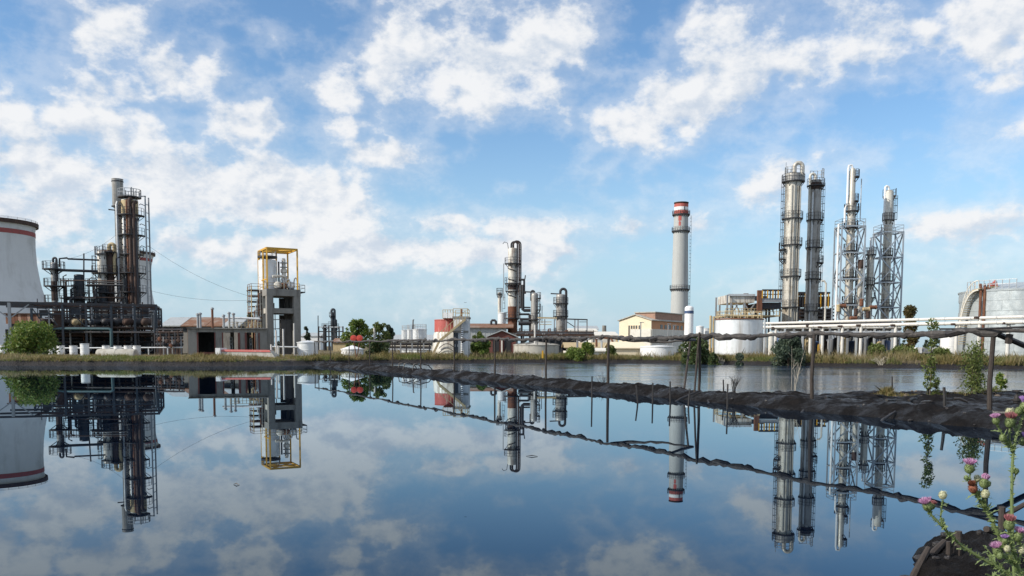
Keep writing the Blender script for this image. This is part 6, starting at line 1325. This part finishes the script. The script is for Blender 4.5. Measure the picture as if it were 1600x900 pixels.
def tuft(label, px, y, n, rad, h, mat, z0=.33, name='grass_tuft'):
    b = G(px,y,z0); a = RNG.uniform(0,6.28,n); rr = np.abs(RNG.normal(size=n))*rad*.5; x = b.x+rr*np.cos(a); yv = b.y+rr*np.sin(a)
    z = np.array([bermz(i,j) for i,j in zip(x[:60],yv[:60])]).mean(); v, f = blades(np.stack([x,yv,0*x+z-.03],1), RNG.uniform(h*.3,h,n)*np.exp(-(rr/rad)**2*.7), RNG.uniform(.004,.009,n), .4)
    tag(npmesh(name, v, f, mat, loc=(b.x,b.y,z)), label, 'grass', kind='stuff')
tuft('yellow grass tuft at the back edge of the mud flat', 1386, 616, 700, .42, .42, 'grass_dry')
tuft('sparse green tuft beside the thin sapling', 1461, 617, 300, .4, .3, 'grass_green')
for k, px in enumerate((1548,1562,1578,1594,1612,1630)): tuft('green grass patch on the mud flat at the right', px, 613-k % 2*3, 1400, .8, .42, 'grass_green')
for k, px in enumerate((1410,1432,1475,1500,1530)): tuft('thin dry grass on the mud flat back edge', px, 617, 260, .6, .16, 'grass_dry')

# ================================================================== thistles in the foreground
DT = 2.3
def TW(px, y, dd=0): return W(px, y, DT+dd)
def spiny_stem(root, pts, r0, r1, nleaf=14, llen=.026):
    P = [TW(*p) for p in pts]; fine = []
    for i in range(len(P)-1):
        p0, p1, p2, p3 = P[max(i-1,0)], P[i], P[i+1], P[min(i+2,len(P)-1)]
        for k in range(6):
            t = k/6; fine.append(.5*((2*p1)+(p2-p0)*t+(2*p0-5*p1+4*p2-p3)*t*t+(3*p1-p0-3*p2+p3)*t**3))
    fine.append(P[-1]); n = len(fine); rs = [r0+(r1-r0)*i/(n-1) for i in range(n)]
    stem = part_tube(root, 'stem', fine, rs, 'thistle_green', 7)
    v, f = [], []                                     # spiny wings along the stem
    for i in range(n*5):
        k = RNG.uniform(0, n-1.01); j = int(k); c_ = fine[j].lerp(fine[j+1], k-j); ax = (fine[j+1]-fine[j]).normalized()
        d_ = Vector(RNG.normal(size=3)); d_ = (d_-ax*d_.dot(ax)).normalized(); L = rs[j]*RNG.uniform(1.6,3.4); o = len(v)
        v += [c_+ax*rs[j]*1.0, c_-ax*rs[j]*1.0, c_+d_*L+ax*rs[j]*RNG.uniform(-.5,1.2)]; f.append((o,o+1,o+2))
    tag(npmesh('spine_wing', [tuple(q) for q in v], f, 'thistle_green', parent=stem), kind='stuff')
    for i in range(int(nleaf*1.5)):                            # lobed leaves
        k = RNG.uniform(.3, n-1.5); j = int(k); c_ = fine[j]; ax = (fine[j+1]-fine[j]).normalized()
        d_ = Vector(RNG.normal(size=3)); d_ = (d_-ax*d_.dot(ax)+ax*.7).normalized(); sd_ = ax.cross(d_).normalized(); L = llen*RNG.uniform(.5,1.2); vs, fs = [c_-sd_*.002, c_+sd_*.002], []
        for q in range(1, 6):
            t = q/5; wv = L*.20*(1.25-t)*(1.5 if q % 2 else .55); cc = c_+d_*L*t-Vector((0,0,1))*L*.25*t*t+Vector((0,0,1))*L*.06*(q % 2); vs += [cc-sd_*wv, cc+sd_*wv]
            a = len(vs)-4; fs.append((a,a+1,a+3,a+2))
        MB().add(vs, fs).build('leaf', 'thistle_green', stem, smooth=False)
    return fine
def head(root, px, y, kind, size=1., dd=0, tilt=(0,0)):
    """size 1: bulb about 2 cm wide"""
    c_ = TW(px, y, dd); up_ = Vector((tilt[0], tilt[1], 1)).normalized(); a = up_.cross(Vector((0,1,0))).normalized(); b = up_.cross(a)
    r = .0125*size
    def P3(rr, an, h): return c_+a*(rr*math.cos(an))+b*(rr*math.sin(an))+up_*h
    prof = [(.35,-1.5),(.8,-1.2),(1.05,-.6),(1.0,0),(.75,.55),(.45,.85)]; n = 12; vs = [P3(r*q, 2*math.pi*j/n, r*h) for q, h in prof for j in range(n)]
    fs = [(i*n+j, i*n+(j+1)%n, (i+1)*n+(j+1)%n, (i+1)*n+j) for i in range(5) for j in range(n)]+[tuple(range(n-1,-1,-1)), tuple(5*n+j for j in range(n))]
    bm = {'cream':'thistle_cream','brown':'thistle_brown'}.get(kind, 'thistle_green')
    bulb = MB().add(vs, fs).build('flower_bulb', bm, root)
    v, f = [], []
    for i in range(150):                              # bract spines
        an = RNG.uniform(0,6.28); k = RNG.uniform(-1.1,.7); rr = np.interp(k, [q[1] for q in prof], [q[0] for q in prof])*r; t0 = P3(rr*.97, an-.14, r*k); t1 = P3(rr*.97, an+.14, r*k); e = P3(rr+r*RNG.uniform(.15,.42), an, r*(k+RNG.uniform(.1,.5))); o = len(v); v += [t0,t1,e]; f.append((o,o+1,o+2))
    tag(npmesh('bract', [tuple(q) for q in v], f, bm, parent=bulb), kind='stuff')
    if kind in ('pink','salmon','purple','brown','small'):
        m = {'pink':'thistle_pink','salmon':'thistle_salmon','purple':'thistle_purple','brown':'thistle_brown','small':'thistle_pink'}[kind]; v, f = [], []
        wide = {'pink':1.75,'salmon':1.25,'purple':1.7,'brown':1.0,'small':1.0}[kind]
        for i in range(260):
            an = RNG.uniform(0,6.28); q = math.sqrt(RNG.random()); w0 = r*.06; p0 = P3(r*.55*q, an, r*.6); h = r*RNG.uniform(1.35,1.75)*(1.1-.35*q); e = P3(r*wide*q, an+RNG.uniform(-.2,.2), r*.6+h); mdp = P3(r*(.3+.9*q)*min(wide,1.2)*.8, an, r*.6+h*.6); sv = Vector(RNG.normal(size=3)).normalized()*w0; o = len(v)
            v += [p0-sv,p0+sv,mdp+sv,e,mdp-sv]; f.append((o,o+1,o+2,o+3,o+4))
        tag(npmesh('floret', [tuple(q) for q in v], f, m, parent=bulb), kind='stuff')
def thistle(label, base, stems_, heads, dd=0):
    b = TW(*base); root = thing('thistle', label, 'thistle', (b.x, b.y, bankz(b.x,b.y)))
    spiny_stem(root, [(base[0]+14, base[1]+330, base[2]), (base[0]+6, base[1]+140, base[2]), base], .0062, .0055, 10, .09)
    for pts, r0, r1, nl in stems_: spiny_stem(root, pts, r0, r1, nl)
    for h in heads: head(root, *h)
thistle('thistle stretching furthest left over the water with one pink flower and a pale bud', (1606,925,0),
    [([(1606,925,0),(1570,893,0),(1535,873,.0),(1500,850,.0),(1478,829,0),(1452,801,0)],.0052,.0028,22), ([(1479,830,0),(1470,812,.0),(1473,782,0)],.0026,.002,8), ([(1560,888,0),(1550,868,.02),(1537,852,.03)],.002,.0012,5), ([(1596,915,0),(1565,905,-.02),(1540,897,-.03)],.0028,.0012,9)],
    [(1449,790,'pink',.95,0,(-.5,-.1)), (1457,790,'salmon',.6,.03,(.3,0)), (1473,772,'cream',.8,0,(0,0))])
thistle('thistle with the wide pink flower, a dried brown head and green buds', (1612,915,-.05),
    [([(1612,915,-.05),(1582,875,-.05),(1560,835,-.05),(1545,803,-.05),(1530,780,-.05),(1520,765,-.05)],.0058,.003,24), ([(1545,803,-.05),(1536,782,-.05),(1538,758,-.05)],.003,.002,8), ([(1530,780,-.05),(1516,757,-.03),(1516,738,-.03)],.0024,.0018,6), ([(1540,795,-.05),(1540,782,-.06),(1541,774,-.06)],.002,.0015,3), ([(1534,785,-.05),(1526,765,-.02),(1527,750,-.02)],.002,.0015,3)],
    [(1515,730,'pink',.95,-.03,(-.05,-.1)), (1538,753,'small',.9,-.05,(.2,0)), (1520,762,'brown',.85,-.05,(-.35,-.2)), (1540,770,'cream',.8,-.06,(.2,0)), (1527,746,'cream',.65,-.02,(-.1,0)), (1544,755,'green',.6,-.02,(.4,0)), (1510,746,'green',.5,-.02,(-.4,0))])
thistle('tallest thistle, upright with pink, salmon and purple heads at its top', (1586,930,.1),
    [([(1586,930,.1),(1582,830,.1),(1581,770,.1),(1583,710,.1),(1590,675,.1),(1601,640,.1)],.0052,.0028,22), ([(1583,708,.1),(1578,690,.1),(1578,666,.1)],.003,.002,8), ([(1582,704,.1),(1568,682,.1),(1557,662,.1)],.0026,.002,8), ([(1590,675,.1),(1584,660,.1),(1592,646,.1)],.002,.0015,4), ([(1580,700,.1),(1572,690,.1),(1567,684,.1)],.002,.0014,3), ([(1581,760,.1),(1586,745,.1),(1588,738,.1)],.002,.0014,3)],
    [(1602,634,'purple',1.1,.1,(.1,-.1)), (1578,658,'salmon',1.05,.1,(.05,-.1)), (1556,656,'pink',.75,.1,(-.2,0)), (1578,643,'cream',.95,.13,(0,0)), (1592,641,'green',.8,.1,(.2,0)), (1567,683,'green',.75,.1,(-.2,0)), (1588,735,'green',.6,.1,(.3,0)), (1600,688,'purple',.9,.12,(.4,-.2))])
thistle('low crowded thistle clump with several pink and salmon heads at the lower right', (1604,940,-.1),
    [([(1604,940,-.1),(1590,880,-.1),(1580,850,-.1),(1577,824,-.1)],.005,.0028,14), ([(1594,890,-.1),(1575,875,-.1),(1560,862,-.1)],.003,.002,10), ([(1590,880,-.1),(1596,860,-.1),(1592,842,-.1)],.003,.002,8), ([(1584,860,-.1),(1574,856,-.1),(1570,848,-.1)],.002,.0015,5), ([(1600,925,-.1),(1570,900,-.12),(1548,872,-.12)],.0036,.0016,14), ([(1598,900,-.1),(1612,880,-.1),(1602,862,-.1)],.003,.002,8)],
    [(1577,818,'salmon',1.0,-.1,(.05,-.1)), (1591,836,'pink',.9,-.1,(.2,-.1)), (1570,844,'purple',.6,-.1,(-.1,0)), (1558,859,'pink',.85,-.1,(-.4,-.1)), (1574,856,'cream',.6,-.12,(.1,0)), (1597,858,'cream',.7,-.1,(.2,0)), (1562,868,'green',.6,-.12,(-.2,0))])
